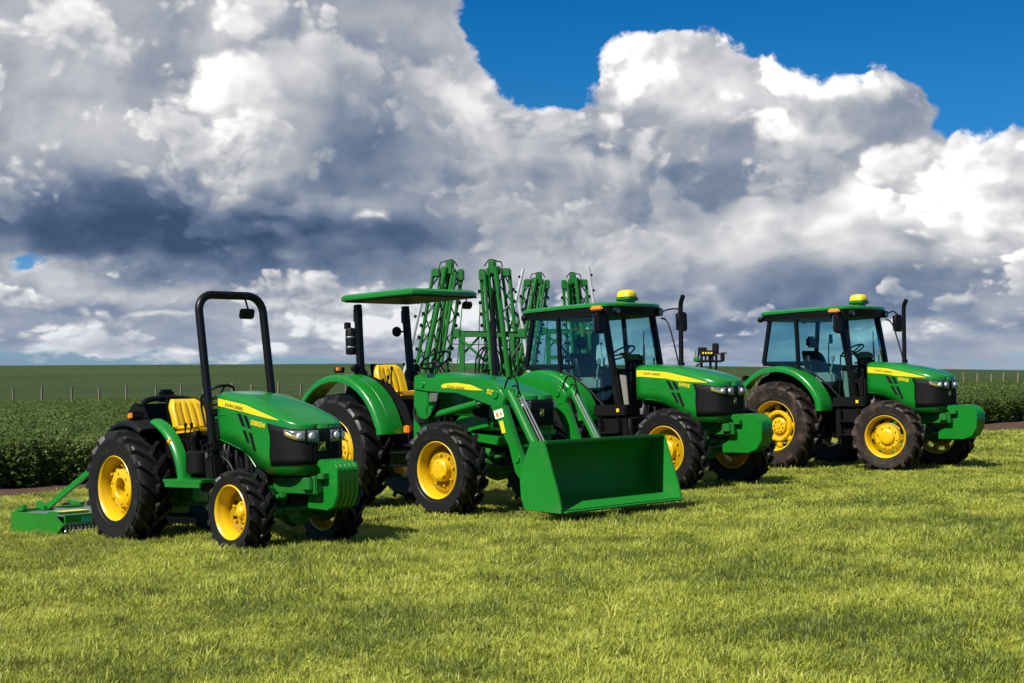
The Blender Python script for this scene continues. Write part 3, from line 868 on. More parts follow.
def weights(root, prof, y0, y1, n, holes=True):
    th = (y1 - y0) / n
    for i in range(n):
        b = MB(); a = y0 + i * th
        b.prism(prof, a + th * .02, a + th * .95, axis='y', bev=min(.007, th * .15))
        b.build('front_weight', GREEN, root)

def front_end(root, T):
    """front axle, bracket and engine bay, common to the four"""
    z, xw, tr = T['fz'], T['wb'], T['ftrack']
    b = MB()
    b.tube([(xw, -tr + .16, z), (xw, -.25, z + .02), (xw, .25, z + .02), (xw, tr - .16, z)], [.075, .10, .10, .075], 12)
    for sd in (-1, 1):
        b.lathe([(.13, sd * (tr - .24)), (.15, sd * (tr - .18)), (.14, sd * (tr - .10)), (.09, sd * (tr - .06))], (xw, 0, z), seg=20, caps=True)
        b.box((xw - .02, sd * (tr - .2), z + .10), (.16, .12, .10), None, .02)
        b.box((xw + .12, sd * (tr - .25), z - .02), (.14, .07, .07), None, .015)
        b.tube([(xw + .17, sd * .18, z + .02), (xw + .17, sd * (tr - .22), z)], .022, 8)
    b.lathe([(.05, -.14), (.16, -.1), (.18, 0), (.16, .1), (.05, .14)], (xw - .04, 0.08, z), axis='x', seg=20)
    b.box((xw, 0, z + .14), (.34, .26, .14), None, .03)
    ax = b.build('front_axle', CAST, root)
    c = MB(); c.cyl((xw + .17, -.2, z + .02), (xw + .17, .2, z + .02), .034, 12); c.build('steering_cylinder', CAST, ax)
    c = MB(); c.cyl((xw + .17, -.34, z + .02), (xw + .17, .34, z + .02), .014, 10); c.build('piston_rod', CHROME, ax)
    # front support frame
    f = MB(); zf = T['zf']; xe = T['xweight'] + .06
    for sd in (-1, 1):
        f.box(((T['xeng'] + xe) / 2, sd * .20, zf), (xe - T['xeng'], .035, .16), None, .01)
        f.prism([(xw - .15, zf - .08), (xw + .2, zf - .08), (xw + .12, zf - .22), (xw - .08, zf - .22)], sd * .17 - .03, sd * .17 + .03, bev=.008)
    f.box((xe - .05, 0, zf + .01), (.10, .44, .17), None, .015)
    f.box((T['xweight'] - .18, 0, zf - .02), (.16, .30, .11), None, .02)
    f.box((T['xweight'] + .10, 0, zf + .09), (.10, .40, .06), None, .01)
    f.box((T['xweight'] - .05, -.23, zf + .02), (.14, .05, .12), None, .012)
    f.box((T['xweight'] - .05, .23, zf + .02), (.14, .05, .12), None, .012)
    f.build('front_frame', CAST, root)
    # engine block under the bonnet
    e = MB(); xe0, xe1 = T['xr'] - .05, T['x0'] + .1; ez0, ez1 = T['fz'] + .12, T['ez1']
    e.box(((xe0 + xe1) / 2, 0, (ez0 + ez1) / 2), (xe1 - xe0, .40, ez1 - ez0), None, .03)
    e.box(((xe0 + xe1) / 2 + .1, 0, ez0 - .02), (.7, .30, .18), None, .03)
    for i in range(4):
        x = xe0 + .15 + i * .17
        e.tube([(x, -.19, ez1 - .15), (x, -.28, ez1 - .17), (x + .02, -.27, ez1 - .35)], .022, 8, 3)
        e.box((x + .06, -.235, ez0 + .16), (.09, .08, .12), None, .012)
    e.lathe([(.06, 0), (.065, .02), (.065, .16), (.05, .17)], (xe0 + .38, -.26, ez0 + .12), axis='z', seg=16, caps=True)
    e.lathe([(.09, 0), (.10, .02), (.10, .06), (.09, .08)], (xe0 + .75, -.32, ez0 + .2), axis='y', seg=20, caps=True)
    eng = e.build('engine', DARK, root)
    p = MB()
    p.tube([(xe0 + .1, -.25, ez1 - .05), (xe0 + .22, -.30, ez1 - .16), (xe0 + .16, -.30, ez0 + .1), (xe0 - .05, -.28, ez0 + .02)], .012, 6, 5)
    p.tube([(xe0 + .25, -.25, ez1 - .08), (xe0 + .34, -.29, ez1 - .22), (xe0 + .30, -.3, ez0)], .010, 6, 5)
    p.build('engine_hose', BLACK, eng)
    q = MB(); q.lathe([(.03, 0), (.035, .01), (.035, .09), (.02, .1)], (xe0 + .10, -.30, ez1 - .30), axis='z', seg=12, caps=True)
    q.tube([(xe0 + .14, -.29, ez1 - .08), (xe0 + .12, -.31, ez1 - .22)], .012, 8); q.build('filter_bowl', CHROME, eng)
    g = MB(); g.box(((xe0 + xe1) / 2 + .05, -.23, ez0 + .05), (.35, .10, .09), (0, .12, 0), .02)
    g.lathe([(.05, 0), (.07, .02), (.07, .12), (.05, .14)], (xe1 - .28, -.30, ez0 + .06), axis='x', seg=16, caps=True)
    g.box((xe1 - .1, -.24, ez0 + .02), (.2, .06, .06), (0, -.2, 0), .012)
    g.build('pump_housing', CAST, eng)

def rear_end(root, T):
    zr, xr_ = T['rz'], T['rx']
    b = MB(); hub_y = T['rtrack'] - T['rw'] * .25
    b.tube([(xr_, -hub_y, zr), (xr_, -.30, zr), (xr_, .30, zr), (xr_, hub_y, zr)], [.10, .14, .14, .10], 14)
    b.box((xr_ + .05, 0, zr + .02), (.62, .46, .5), None, .05)
    b.box((T['rx'] + .8, 0, T['fz'] + .22), (1.1, .34, .36), None, .04)
    b.box((xr_ - .32, 0, zr - .08), (.16, .3, .3), None, .03)
    ax = b.build('transmission', CAST if T['open'] else DARK, root)
    k = MB()
    for sd in (-1, 1):
        k.bar((xr_ - .25, sd * .28, zr - .22), (xr_ - .95, sd * .36, zr - .28), .03, .06)
        k.bar((xr_ - .28, sd * .26, zr + .30), (xr_ - .66, sd * .30, zr + .20), .04, .06)
        k.bar((xr_ - .64, sd * .30, zr + .20), (xr_ - .64, sd * .34, zr - .26), .03, .03)
    k.build('lift_arm', DARK, ax)
    d = MB(); d.box((xr_ - .1, 0, zr - .33), (.9, .07, .04), None, .008); d.build('drawbar', DARK, ax)

def steering(root, x, z, tilt=.55, parent_mat=None, r=.19):
    c = MB(); d = Vector((math.sin(-tilt), 0, math.cos(tilt)))
    p = Vector((x, 0, z))
    c.tube([p - d * .5 + Vector((.12, 0, 0)), p - d * .02], [.05, .025], 10)
    col = c.build('steering_column', BLACK, root)
    b = MB(); u = Vector((0, 1, 0)); v = d.cross(u)
    pts = [p + (u * math.cos(t) + v * math.sin(t)) * r for t in np.linspace(0, 2 * math.pi, 33)]
    b.tube(pts, .014, 8)
    for t in (0.4, 2.6, 4.7): b.tube([p - d * .03, p + (u * math.cos(t) + v * math.sin(t)) * (r - .01)], .012, 6)
    b.lathe([(0, 0), (.04, -.005), (.045, -.03)], p, axis='z', seg=14)
    b.build('steering_wheel', BLACK, col)

def seat(root, x, z, w, material, bh=.42, shell=True):
    """seat cushion and ribbed backrest"""
    b = MB()
    b.box((x + .02, 0, z), (.44, w, .10), (0, -.05, 0), .04, 4)
    for sd in (-1, 1): b.box((x + .03, sd * w * .42, z + .045), (.40, w * .14, .05), (0, -.05, 0), .022, 3)
    st_ = b.build('seat', material, root)
    c = MB(); secs = []
    nz, ny = 14, 31
    for i in range(nz + 1):
        v = i / nz
        hw = w * (.50 if v < .55 else .50 - .16 * ((v - .55) / .45) ** 2.2)
        zz = z + .05 + (bh - .05) * v
        xb = x - .17 - .13 * v ** 1.3
        front = []
        for j in range(ny):
            u = -1 + 2 * j / (ny - 1)
            rib = .014 * abs(math.sin(u * 2.5 * math.pi)) ** .6 if abs(u) < .8 else 0
            bol = .035 * max(0, abs(u) - .7) / .3
            edge = max(0, abs(u) - .88) / .12
            top = max(0, v - .86) / .14
            front.append((xb + .045 + rib * (1 - top) + bol - .06 * edge ** 2 - .045 * top ** 2, u * hw, zz))
        back = [(xb - .03, hw * .96, zz), (xb - .04, 0, zz), (xb - .03, -hw * .96, zz)]
        secs.append(front + back)
    c.loft(secs)
    c.build('backrest', material, root, ang=55)
    if shell:
        d = MB()
        d.slab([(x - .24, -w * .5, z + .0), (x - .24, w * .5, z + .0), (x - .36, w * .44, z + bh * 1.02), (x - .36, -w * .44, z + bh * 1.02)], .04, .015)
        d.box((x, 0, z - .09), (.36, w * .8, .09), None, .02); d.box((x, 0, z - .2), (.28, w * .55, .18), None, .02)
        d.build('seat_shell', BLACK, root)

def fender(root, cx, cz, r, y0, y1, a0, a1, material=None, lip=.10, name='fender', ry=1.0, tail=None):
    """mudguard: an arc about (cx, cz) from angle a0 to a1 (deg, 0 = up, + = forward)"""
    sd = -1 if y0 < 0 else 1
    n = 22; secs = []
    path = []
    for t in np.linspace(rad(a0), rad(a1), n):
        path.append((cx + r * math.sin(t), cz + r * ry * math.cos(t), math.sin(t), math.cos(t)))
    if tail:
        for x, z in tail: path.append((x, z, 1, 0))
    yo, yi = y0, y1
    for x, z, nx, nz in path:
        prof = [(yo, -lip), (yo, -.035), (yo - sd * .012, -.012), (yo - sd * .035, 0), (yo * .6 + yi * .4, .008), (yi, .008), (yi, -.018), (yo * .6 + yi * .4, -.018), (yo - sd * .045, -.028), (yo - sd * .02, -.045), (yo - sd * .016, -lip)]
        secs.append([(x + nx * d, y, z + nz * d) for y, d in prof])
    b = MB(); b.loft(secs)
    return b.build(name, material or GREEN, root, ang=50)
GROUP = 'green tractors parked in a slanting row'

def hood_trim(root, H, T):
    """stripe, lettering, louvres, grille and lamps on a bonnet"""
    z0, zt0, zt1 = T['g0'], T['gt_side'], T['gt_nose']
    hood = H.shell(root)
    xs = list(np.linspace(H.xr + .015, T['stripe1'], 26))
    top = [(x, interp(H.zs, x) - .004) for x in xs]
    th = lambda x: T['stripe_th'] * min(1.0, max(0.04, (T['stripe1'] - x) / .55)) ** .7
    bot = [(x, interp(H.zs, x) - .004 - th(x)) for x in xs]
    side_strip('stripe', DECAL, hood, H, top, bot, xs)
    x = H.xr + .15
    sl = (interp(H.zs, x + .4) - interp(H.zs, x)) / .4
    lettering('stripe_lettering', 'JOHN DEERE', .043, TEXTD, hood, (x, -H.w(x) - .006, interp(H.zs, x) - .062), (1, -.05 * H.W, sl), squash=1.25)
    lettering('model_number', T['model'], T['msize'], DECAL, hood, (T['mx'], -H.w(T['mx']) - .004, T['mz']), (1, -.05 * H.W, T['mslope']), squash=1.1, bold=.0015)
    for sd in (-1, 1):
        for q in T['vents']:
            v = MB(); y = H.w(q[0][0])
            v.prism(q, sd * (y - .01), sd * (y + .006), bev=.003)
            v.build('louvre', GRILLE, hood)
        for q in T['creases']:
            p = MB(); y = sd * (H.w(q[0][0]) + .001)
            p.tube([(a, y, z) for a, z in q], .006, 6, 4)
            p.build('crease', GREEN, hood)
    xst = lambda v: T['gx0'] + (T['gx1'] - T['gx0']) * v
    topz = lambda f: zt0 + (zt1 - zt0) * min(1, min(f, 1 - f) / .28)
    gr = H.wrap('grille', GRILLE, root, xst, lambda f: z0, topz, .010)
    # vertical bars in the middle of the grille, and the mesh relief
    b = MB()
    P = H.path(T['gx1'], .014); L = [0]
    for a, c in zip(P, P[1:]): L.append(L[-1] + (c - a).length)
    for f in np.linspace(.39, .61, 8):
        d = f * L[-1]; x = float(np.interp(d, L, [p.x for p in P])); y = float(np.interp(d, L, [p.y for p in P]))
        b.box((x, y, (z0 + zt1) / 2 - .04), (.014, .010, (zt1 - z0) * .72), None, .003)
    b.build('grille_bar', BLACK, gr)
    for f0, f1 in ((T['lf0'], T['lf1']), (1 - T['lf1'], 1 - T['lf0'])):
        near = f0 < .5
        lo = lambda f, A=f0, B=f1, n=near: topz(f) - .018 - T['lh'] * (.45 + .55 * ((f - A) / (B - A) if n else (B - f) / (B - A)) ** .5)
        hi = lambda f: topz(f) - .016
        lp_ = H.wrap('headlight', LAMP, root, lambda v: T['gx1'], lo, hi, .022, f0, f1, 3, 16)
        fm = f0 + (f1 - f0) * .42
        fa, fb = (f0 + .004, fm) if near else (1 - fm, f1 - .004)
        fa, fb = (f0 + .004, f0 + (f1 - f0) * .5) if near else (f1 - (f1 - f0) * .5, f1 - .004)
        lo2 = lambda f: lo(f) + .006
        H.wrap('lamp_corner', LAMPY, lp_, lambda v: T['gx1'], lambda f: lo(f) + .004, lambda f: lo(f) + T['lh'] * .42, .026, fa, fb, 2, 8)
        for k in (.45, .78):
            q = MB(); f = f0 + (f1 - f0) * (k if near else 1 - k); d = f * L[-1]
            x = float(np.interp(d, L, [p.x for p in P])); y = float(np.interp(d, L, [p.y for p in P])); z = topz(f) - .02 - T['lh'] * .42
            q.lathe([(0, .012), (.028, .010), (.034, .0), (.034, -.02)], (x + .002, y, z), axis='x', seg=16)
            bmesh.ops.translate(q.bm, verts=q.bm.verts, vec=(.012, 0, 0)); q.build('lamp_bulb', ALU, lp_)
        fd = f0 + (f1 - f0) * (.62 if near else .38)
        H.wrap('lamp_divider', BLACK, lp_, lambda v: T['gx1'], lo, hi, .026, fd - .008, fd + .008, 3, 3)
    xe = H.xn + .012
    emblem(gr, xe, -.03, z0 + (zt1 - z0) * .50, .085)
    return hood

# ================================================================== 1: open tractor with a roll bar
def tractor_roll_bar():
    root = thing('tractor', 'small open green tractor with a tall black roll bar and a yellow seat', 'tractor', frame(-3.612, 15.739, 45.5, .046, -.03), GROUP)
    T = dict(open=True, fz=.37, wb=2.05, ftrack=.57, rz=.58, rx=0, rtrack=.59, rw=.38, zf=.62, xeng=1.6, xweight=2.72, xr=1.30, x0=2.22, ez1=1.12,
             g0=.82, gt_side=1.225, gt_nose=1.16, gx0=2.33, gx1=2.19, lf0=.19, lf1=.45, lh=.118, stripe1=2.36, stripe_th=.075,
             model='5080EN', msize=.066, mx=1.895, mz=1.215, mslope=-.16,
             vents=[[(1.66, 1.33), (1.725, 1.32), (1.80, 1.19), (1.735, 1.20)], [(1.745, 1.165), (1.805, 1.155), (1.87, 1.03), (1.82, 1.035)],
                    [(1.765, 1.31), (1.83, 1.295), (1.90, 1.17), (1.84, 1.18)], [(1.85, 1.14), (1.91, 1.13), (1.98, .95), (1.93, .96)]],
             creases=[[(1.34, 1.32), (1.5, 1.31), (1.64, 1.27)], [(1.34, 1.07), (1.62, .995), (1.80, .93), (1.95, .80)]])
    H = Hood(1.30, 2.22, 2.63, .33, [(1.3, 1.555), (1.7, 1.51), (2.1, 1.405), (2.4, 1.295), (2.55, 1.235), (2.65, 1.195)],
             [(1.3, 1.49), (1.8, 1.415), (2.2, 1.305), (2.42, 1.24), (2.65, 1.17)],
             [(1.3, 1.05), (1.62, 1.01), (1.85, .91), (2.05, .77), (2.25, .72), (2.7, .72)])
    hood_trim(root, H, T)
    front_end(root, T); rear_end(root, T)
    for sd in (-1, 1):
        wheel(root, (0, sd * .59, .58), .615, .38, .33, sd, 'cast', 19)
        wheel(root, (2.05, -.57 if sd < 0 else .50, .385), .405, .27, .25, sd, 'deep', 16, h=.036)
    weights(root, [(x - .10, z + .04) for x, z in ((2.80, .82), (2.78, .77), (2.83, .74), (2.83, .66), (2.77, .62), (2.76, .56), (2.62, .46), (2.62, .36), (2.92, .345), (3.02, .38), (3.09, .50), (3.10, .74), (3.06, .79), (2.98, .82), (2.95, .80), (2.88, .80), (2.86, .83))], -.13, .13, 5)
    # mudguards: black over the tyre, green in front
    for sd in (-1, 1):
        f = fender(root, .02, .585, .70, sd * .66, sd * .34, -62, 30, BLACK, .05)
        fender(root, .09, .585, .72, sd * .46, sd * .34, 12, 90, GREEN, .05)
        b = MB(); b.prism([(-.45, .98), (-.25, 1.2), (.1, 1.29), (.35, 1.24), (.6, 1.06), (.80, .68), (.80, .58), (.45, .55), (.2, .9), (-.2, .95)], sd * .33, sd * .355, bev=.006)
        b.build('fender_liner', BLACK, f)
        t = MB(); t.box((.03, sd * .50, 1.335), (.10, .16, .085), (0, -.15, 0), .02); lt = t.build('tail_light', BLACK, root)
        t = MB(); t.box((-.015, sd * .52, 1.335), (.06, .11, .06), (0, -.15, 0), .015); t.build('lens', REDL, lt)
        t = MB(); t.box((.055, sd * .585, 1.335), (.075, .03, .06), (0, -.15, 0), .01); t.build('side_lens', AMBER, lt)
        t = MB(); t.lathe([(0, .02), (.02, .018), (.03, .0), (.028, -.02)], (.60, sd * .44, 1.055), axis='x', seg=14); t.build('turn_signal', AMBER, root)
    # deck and step
    b = MB(); b.box((1.12, -.46, .665), (.72, .36, .035), None, .008); b.box((1.12, .46, .665), (.72, .36, .035), None, .008)
    b.box((1.12, -.63, .63), (.66, .02, .06), None, .006); b.box((1.1, -.40, .54), (.30, .03, .18), None, .01)
    b.build('foot_deck', GREEN, root)
    b = MB(); b.box((.55, 0, .86), (.70, .56, .40), None, .05); b.box((1.15, 0, .98), (.26, .44, .70), None, .05)
    b.tube([(.9, -.32, .95), (.95, -.36, 1.1), (1.0, -.35, 1.12)], .05, 10, 4)
    b.lathe([(.10, 0), (.13, .02), (.13, .22), (.10, .24)], (1.0, -.36, .72), axis='z', seg=18, caps=True)
    b.build('console', BLACK, root)
    steering(root, .82, 1.52, .6, r=.18)
    seat(root, .45, 1.15, .41, SEATY, .35)
    b = MB(); b.prism([(-.36, .95), (.08, .95), (.05, 1.3), (-.05, 1.44), (-.25, 1.48), (-.36, 1.40)], -.38, -.34, bev=.02)
    b.prism([(-.36, .95), (.08, .95), (.05, 1.3), (-.05, 1.44), (-.25, 1.48), (-.36, 1.40)], .34, .38, bev=.02)
    b.slab([(-.10, -.35, .95), (-.10, .35, .95), (-.20, .33, 1.46), (-.20, -.33, 1.46)], .03, .01)
    b.tube([(-.12, -.36, 1.43), (-.16, -.25, 1.50), (-.18, 0, 1.52), (-.16, .25, 1.50), (-.12, .36, 1.43)], .03, 8, 4)
    b.build('seat_surround', BLACK, root)
    # levers
    for x, y, z, dx in ((.62, -.30, 1.0, .05), (.70, -.31, 1.0, .10), (.55, .31, 1.0, .04)):
        b = MB(); b.tube([(x, y, z), (x + dx, y, z + .2)], .008, 6); b.lathe([(0, .03), (.016, .02), (.02, 0), (.01, -.03)], (x + dx, y, z + .22), axis='z', seg=10)
        b.build('control_lever', BLACK, root)
    # work lamp on a stalk behind the seat
    b = MB(); b.tube([(-.33, .10, 1.2), (-.36, .10, 1.52)], .014, 8); st_ = b.build('lamp_stalk', STEEL, root)
    b = MB(); b.box((-.36, .10, 1.56), (.10, .17, .11), None, .025); b.box((-.36, .10, 1.50), (.06, .22, .05), None, .02); b.build('work_lamp', BLACK, st_)
    # roll bar
    b = MB(); Y = .39
    pts = [(1.37, -Y, .68), (1.25, -Y, 1.45), (1.12, -Y, 2.38)]
    for a in np.linspace(0, math.pi / 2, 7)[1:]: pts.append((1.12 - .024 * math.sin(a), -Y + .17 * (1 - math.cos(a)), 2.38 + .17 * math.sin(a)))
    pts += [(x, -y, z) for x, y, z in reversed(pts)]
    b.tube(pts, .043, 12)
    rb = b.build('roll_bar', FRAMEB, root)
    for sd in (-1, 1):
        b = MB(); b.box((1.33, sd * Y, .78), (.16, .13, .30), (0, -.15, 0), .02); b.box((1.33, sd * Y, 1.0), (.13, .11, .12), (0, -.15, 0), .02)
        b.tube([(1.33, sd * (Y + .09), 1.02), (1.33, sd * (Y - .09), 1.02)], .018, 8)
        b.box((1.3, sd * .36, .62), (.3, .2, .14), None, .02)
        b.build('roll_bar_bracket', BLACK, rb)
    b = MB(); b.box((1.33, -.475, .92), (.03, .02, .05), None, .005); b.build('bracket_pin', STEEL, rb)
    b = MB(); b.tube([(1.08, .20, 2.51), (1.11, .21, 2.41)], .010, 8); b.box((1.13, .18, 2.36), (.035, .20, .11), (0, .25, .1), .02); mi = b.build('mirror', BLACK, rb)
    b = MB(); b.box((1.110, .18, 2.365), (.006, .17, .085), (0, .25, .1), .002); b.build('mirror_glass', MIRR, mi)
    b = MB(); b.box((1.30, .50, 1.42), (.05, .05, .06), None, .015); b.build('turn_signal', AMBER, root)
    b = MB(); b.tube([(1.2, -.33, 1.40), (1.1, -.33, 1.47), (.98, -.30, 1.42), (1.05, -.3, 1.2)], .012, 6, 5); b.build('hose', BLACK, root); b = MB(); b.tube([(1.28, -.36, .95), (1.5, -.34, .85), (1.62, -.33, .70)], .012, 6, 5); b.build('hose', BLACK, root)
    return root

# ================================================================== 2: canopy tractor with a front loader
def tractor_loader():
    root = thing('tractor', 'green tractor with a flat canopy roof and a loader bucket on the grass', 'tractor', frame(-1.645, 19.067, 44.5, .04, .02), GROUP)
    T = dict(open=True, fz=.53, wb=2.05, ftrack=.80, rz=.72, rx=-.08, rtrack=.62, rw=.44, zf=.85, xeng=1.6, xweight=2.74, xr=1.32, x0=2.35, ez1=1.35,
             g0=1.02, gt_side=1.36, gt_nose=1.33, gx0=2.45, gx1=2.40, lf0=.10, lf1=.38, lh=.11, stripe1=2.3, stripe_th=.05,
             model='5085E', msize=.07, mx=1.9, mz=1.42, mslope=-.12, vents=[[(2.0, 1.36), (2.3, 1.32), (2.32, 1.08), (2.05, 1.10)]], creases=[])
    H = Hood(1.32, 2.38, 2.86, .34, [(1.3, 1.70), (1.9, 1.64), (2.4, 1.52), (2.7, 1.43), (2.86, 1.38)],
             [(1.3, 1.62), (1.9, 1.55), (2.4, 1.43), (2.86, 1.36)], [(1.3, 1.22), (2.0, 1.10), (2.2, .98), (2.86, .96)])
    hood_trim(root, H, T)
    front_end(root, T); rear_end(root, T)
    for sd in (-1, 1):
        wheel(root, (-.08, sd * .62, .735), .74, .44, .40, sd, 'scallop', 19)
        wheel(root, (2.05, sd * .815, .535), .57, .36, .325, sd, 'dome', 17)
        fe = fender(root, .02, .78, .93, sd * .87, sd * .50, -52, 70, GREEN, .08, tail=[(.93, 1.02), (.94, .95)])
        b = MB(); y = sd * .70
        b.tube([(.02 + .933 * math.sin(t), y, .785 + .933 * math.cos(t)) for t in np.linspace(rad(8), rad(66), 14)], .006, 6)
        b.build('fender_rib', GREEN, fe)
        b = MB(); b.prism([(-.5, 1.2), (-.2, 1.6), (.2, 1.70), (.6, 1.58), (.9, 1.3), (1.08, .95), (1.0, .8), (.3, .8), (-.4, .9)], sd * .40, sd * .425, bev=.006); b.build('fender_liner', BLACK, fe)
        t = MB(); t.box((-.10, sd * .66, 1.775), (.09, .13, .07), None, .015); lt = t.build('tail_light', BLACK, root)
        t = MB(); t.box((-.06, sd * .70, 1.785), (.05, .07, .05), None, .01); t.build('lens', AMBER, lt)
        t = MB(); t.lathe([(0, .03), (.05, .025), (.055, 0), (.04, -.05)], (.06, sd * .52, 1.79), axis='x', seg=16); t.build('work_lamp', BLACK, root)
    # deck
    b = MB(); b.box((1.05, 0, .80), (.66, 1.0, .04), None, .01); b.box((1.10, -.60, .72), (.36, .24, .03), None, .006); b.box((1.10, -.60, .56), (.34, .22, .025), None, .006)
    b.box((.95, -.70, .64), (.02, .02, .2), None, .004); b.box((1.26, -.70, .64), (.02, .02, .2), None, .004)
    b.build('foot_deck', BLACK, root)
    b = MB(); b.box((.45, 0, 1.0), (.7, .60, .50), None, .05); b.box((1.25, 0, 1.15), (.2, .46, .8), None, .05); b.box((.75, -.36, 1.12), (.12, .10, .44), None, .03)
    b.build('console', BLACK, root)
    b = MB(); b.box((1.02, -.50, 1.0), (.10, .07, .10), None, .015); b.build('orange_latch', ORANGE, root)
    steering(root, 1.02, 1.86, .55, r=.20)
    seat(root, .34, 1.42, .48, SEATY, .42)
    for x, y, z, h_ in ((.52, -.40, 1.38, .26), (.62, -.42, 1.3, .45), (.45, -.42, 1.4, .2)):
        b = MB(); b.tube([(x, y, z), (x + .03, y, z + h_)], .009, 6); b.box((x + .035, y, z + h_ + .02), (.04, .03, .06), None, .01); b.build('control_lever', BLACK, root)
    b = MB(); b.tube([(.66, -.42, 1.0), (.66, -.42, 1.4)], [.06, .045], 10); b.build('lever_boot', BLACK, root)
    # canopy
    b = MB()
    pl = lambda k: [(-.13, -.50 * k), (-.10, -.56 * k), (.10, -.58 * k), (1.05, -.58 * k), (1.20, -.54 * k), (1.26, -.40 * k), (1.26, .40 * k), (1.20, .54 * k), (1.05, .58 * k), (.10, .58 * k), (-.10, .56 * k), (-.13, .50 * k)]
    cx = .575
    secs = []
    for k, z, sx in ((1.0, 2.665, 1.04), (1.02, 2.68, 1.055), (1.02, 2.715, 1.055), (.97, 2.745, 1.0), (.6, 2.77, .6), (.05, 2.775, .05)):
        secs.append([(cx + (x - cx) * sx, y, z) for x, y in pl(k)])
    b.loft(secs); can = b.build('canopy', GREEN, root, ang=30)
    b = MB(); b.box((cx, 0, 2.660), (1.34, 1.10, .02), None, .004); b.build('canopy_liner', BLACK, can)
    for sd in (-1, 1):
        b = MB(); b.bar((.06, sd * .43, 1.66), (.0, sd * .41, 2.62), .075, .085, up=(1, 0, 0)); b.box((.0, sd * .41, 2.48), (.10, .09, .18), None, .012)
        b.box((.06, sd * .43, 1.72), (.16, .12, .10), None, .02); b.bar((.06, sd * .43, 1.7), (.02, sd * .40, .9), .08, .10, up=(1, 0, 0))
        b.build('canopy_post', FRAMEB, root)
    b = MB(); b.lathe([(.0, -.18), (.065, -.175), (.072, -.15), (.072, .13), (.06, .165), (0, .18)], (-.08, -.47, 2.15), axis='z', seg=18); b.lathe([(.0, .0), (.045, .0), (.045, .08), (0, .09)], (-.12, -.49, 2.31), axis='z', seg=12)
    ex = b.build('canister', BLACK, root)
    for z in (2.07, 2.20):
        b = MB(); b.lathe([(.074, z - .01), (.077, z), (.074, z + .01)], (-.08, -.47, 0), axis='z', seg=18); b.build('strap', STEEL, ex)
    b = MB(); b.tube([(.0, .38, 2.28), (-.05, .32, 2.28)], .012, 8); b.lathe([(0, -.05), (.065, -.03), (.07, .0), (.06, .02), (0, .03)], (-.05, .30, 2.28), axis='x', seg=18); b.build('mirror', BLACK, root)
    b = MB(); b.box((1.16, .45, 2.56), (.05, .17, .10), (0, .3, 0), .02); b.tube([(1.16, .45, 2.56), (1.14, .45, 2.64)], .01, 6); mi = b.build('mirror', BLACK, root)
    b = MB(); b.box((1.135, .45, 2.565), (.006, .14, .075), (0, .3, 0), .002); b.build('mirror_glass', MIRR, mi)
    b = MB(); b.tube([(1.86, .22, 1.55), (1.86, .22, 1.75), (1.86, .22, 2.35)], .038, 12); b.tube([(1.86, .22, 2.35), (1.86, .22, 2.62), (1.90, .22, 2.69)], .027, 12)
    b.build('exhaust_pipe', FRAMEB, root)
    # loader
    up = [(1.24, 1.635), (2.42, 1.605), (2.60, 1.555), (2.74, 1.46), (2.81, 1.35), (2.78, 1.27), (2.66, 1.24), (2.53, 1.28), (2.0, 1.425), (1.50, 1.455), (1.24, 1.49)]
    lo = [(2.53, 1.32), (2.74, 1.40), (2.96, .86), (3.10, .56), (3.44, .40), (3.50, .28), (3.40, .22), (3.08, .36), (2.93, .50), (2.84, .80)]
    for sd in (-1, 1):
        a = MB(); a.prism(up, sd * .53 - .045, sd * .53 + .045, bev=.012); a.prism(lo, sd * .53 - .041, sd * .53 + .041, bev=.012)
        a.tube([(2.66, sd * .47, 1.40), (2.66, sd * .59, 1.40)], .045, 14); a.tube([(2.98, sd * .48, .66), (2.98, sd * .585, .66)], .045, 14)
        a.tube([(1.40, sd * .47, 1.55), (1.40, sd * .59, 1.55)], .035, 12)
        arm = a.build('loader_arm', GREEN, root)
        m = MB(); m.prism([(1.22, 1.66), (1.34, 1.68), (1.48, 1.47), (1.47, 1.30), (1.52, .95), (1.44, .62), (1.20, .62), (1.18, 1.0)], sd * .50 - .055, sd * .50 + .055, bev=.012)
        m.bar((1.35, sd * .48, .72), (1.35, sd * .12, .70), .14, .16)
        m.box((1.48, sd * .53, 1.18), (.14, .05, .22), None, .02)
        m.build('loader_mast', GREEN, root)
        hydraulic(root, (1.50, sd * .53, 1.16), (2.50, sd * .53, 1.335), .045, .82)
        hydraulic(root, (2.86, sd * .54, 1.43), (3.36, sd * .54, .62), .055, .82)
        r = MB()
        for dx in (0, .05): r.tube([(2.94 + dx, sd * .47, 1.38), (3.34 + dx, sd * .47, .74)], .0085, 8)
        r.build('levelling_rod', CHROME, root)
        h = MB(); y = sd * .50
        h.tube([(2.72, y, 1.42), (2.80, y, 1.58), (2.92, y, 1.58), (2.96, y, 1.42), (2.90, y, 1.32)], .011, 6, 6)
        h.tube([(2.74, y + .03, 1.40), (2.86, y + .05, 1.50), (2.98, y + .02, 1.38)], .010, 6, 6)
        h.build('hose', BLACK, root)
        d = MB(); o_ = sd * .53 + sd * .046
        d.prism([(1.74, 1.530), (1.80, 1.552), (2.0, 1.556), (2.25, 1.525), (2.46, 1.455), (2.30, 1.46), (1.9, 1.492), (1.75, 1.503)], o_ - .002 * sd, o_ + .001 * sd, bev=0)
        d.build('arm_decal', DECAL, arm)
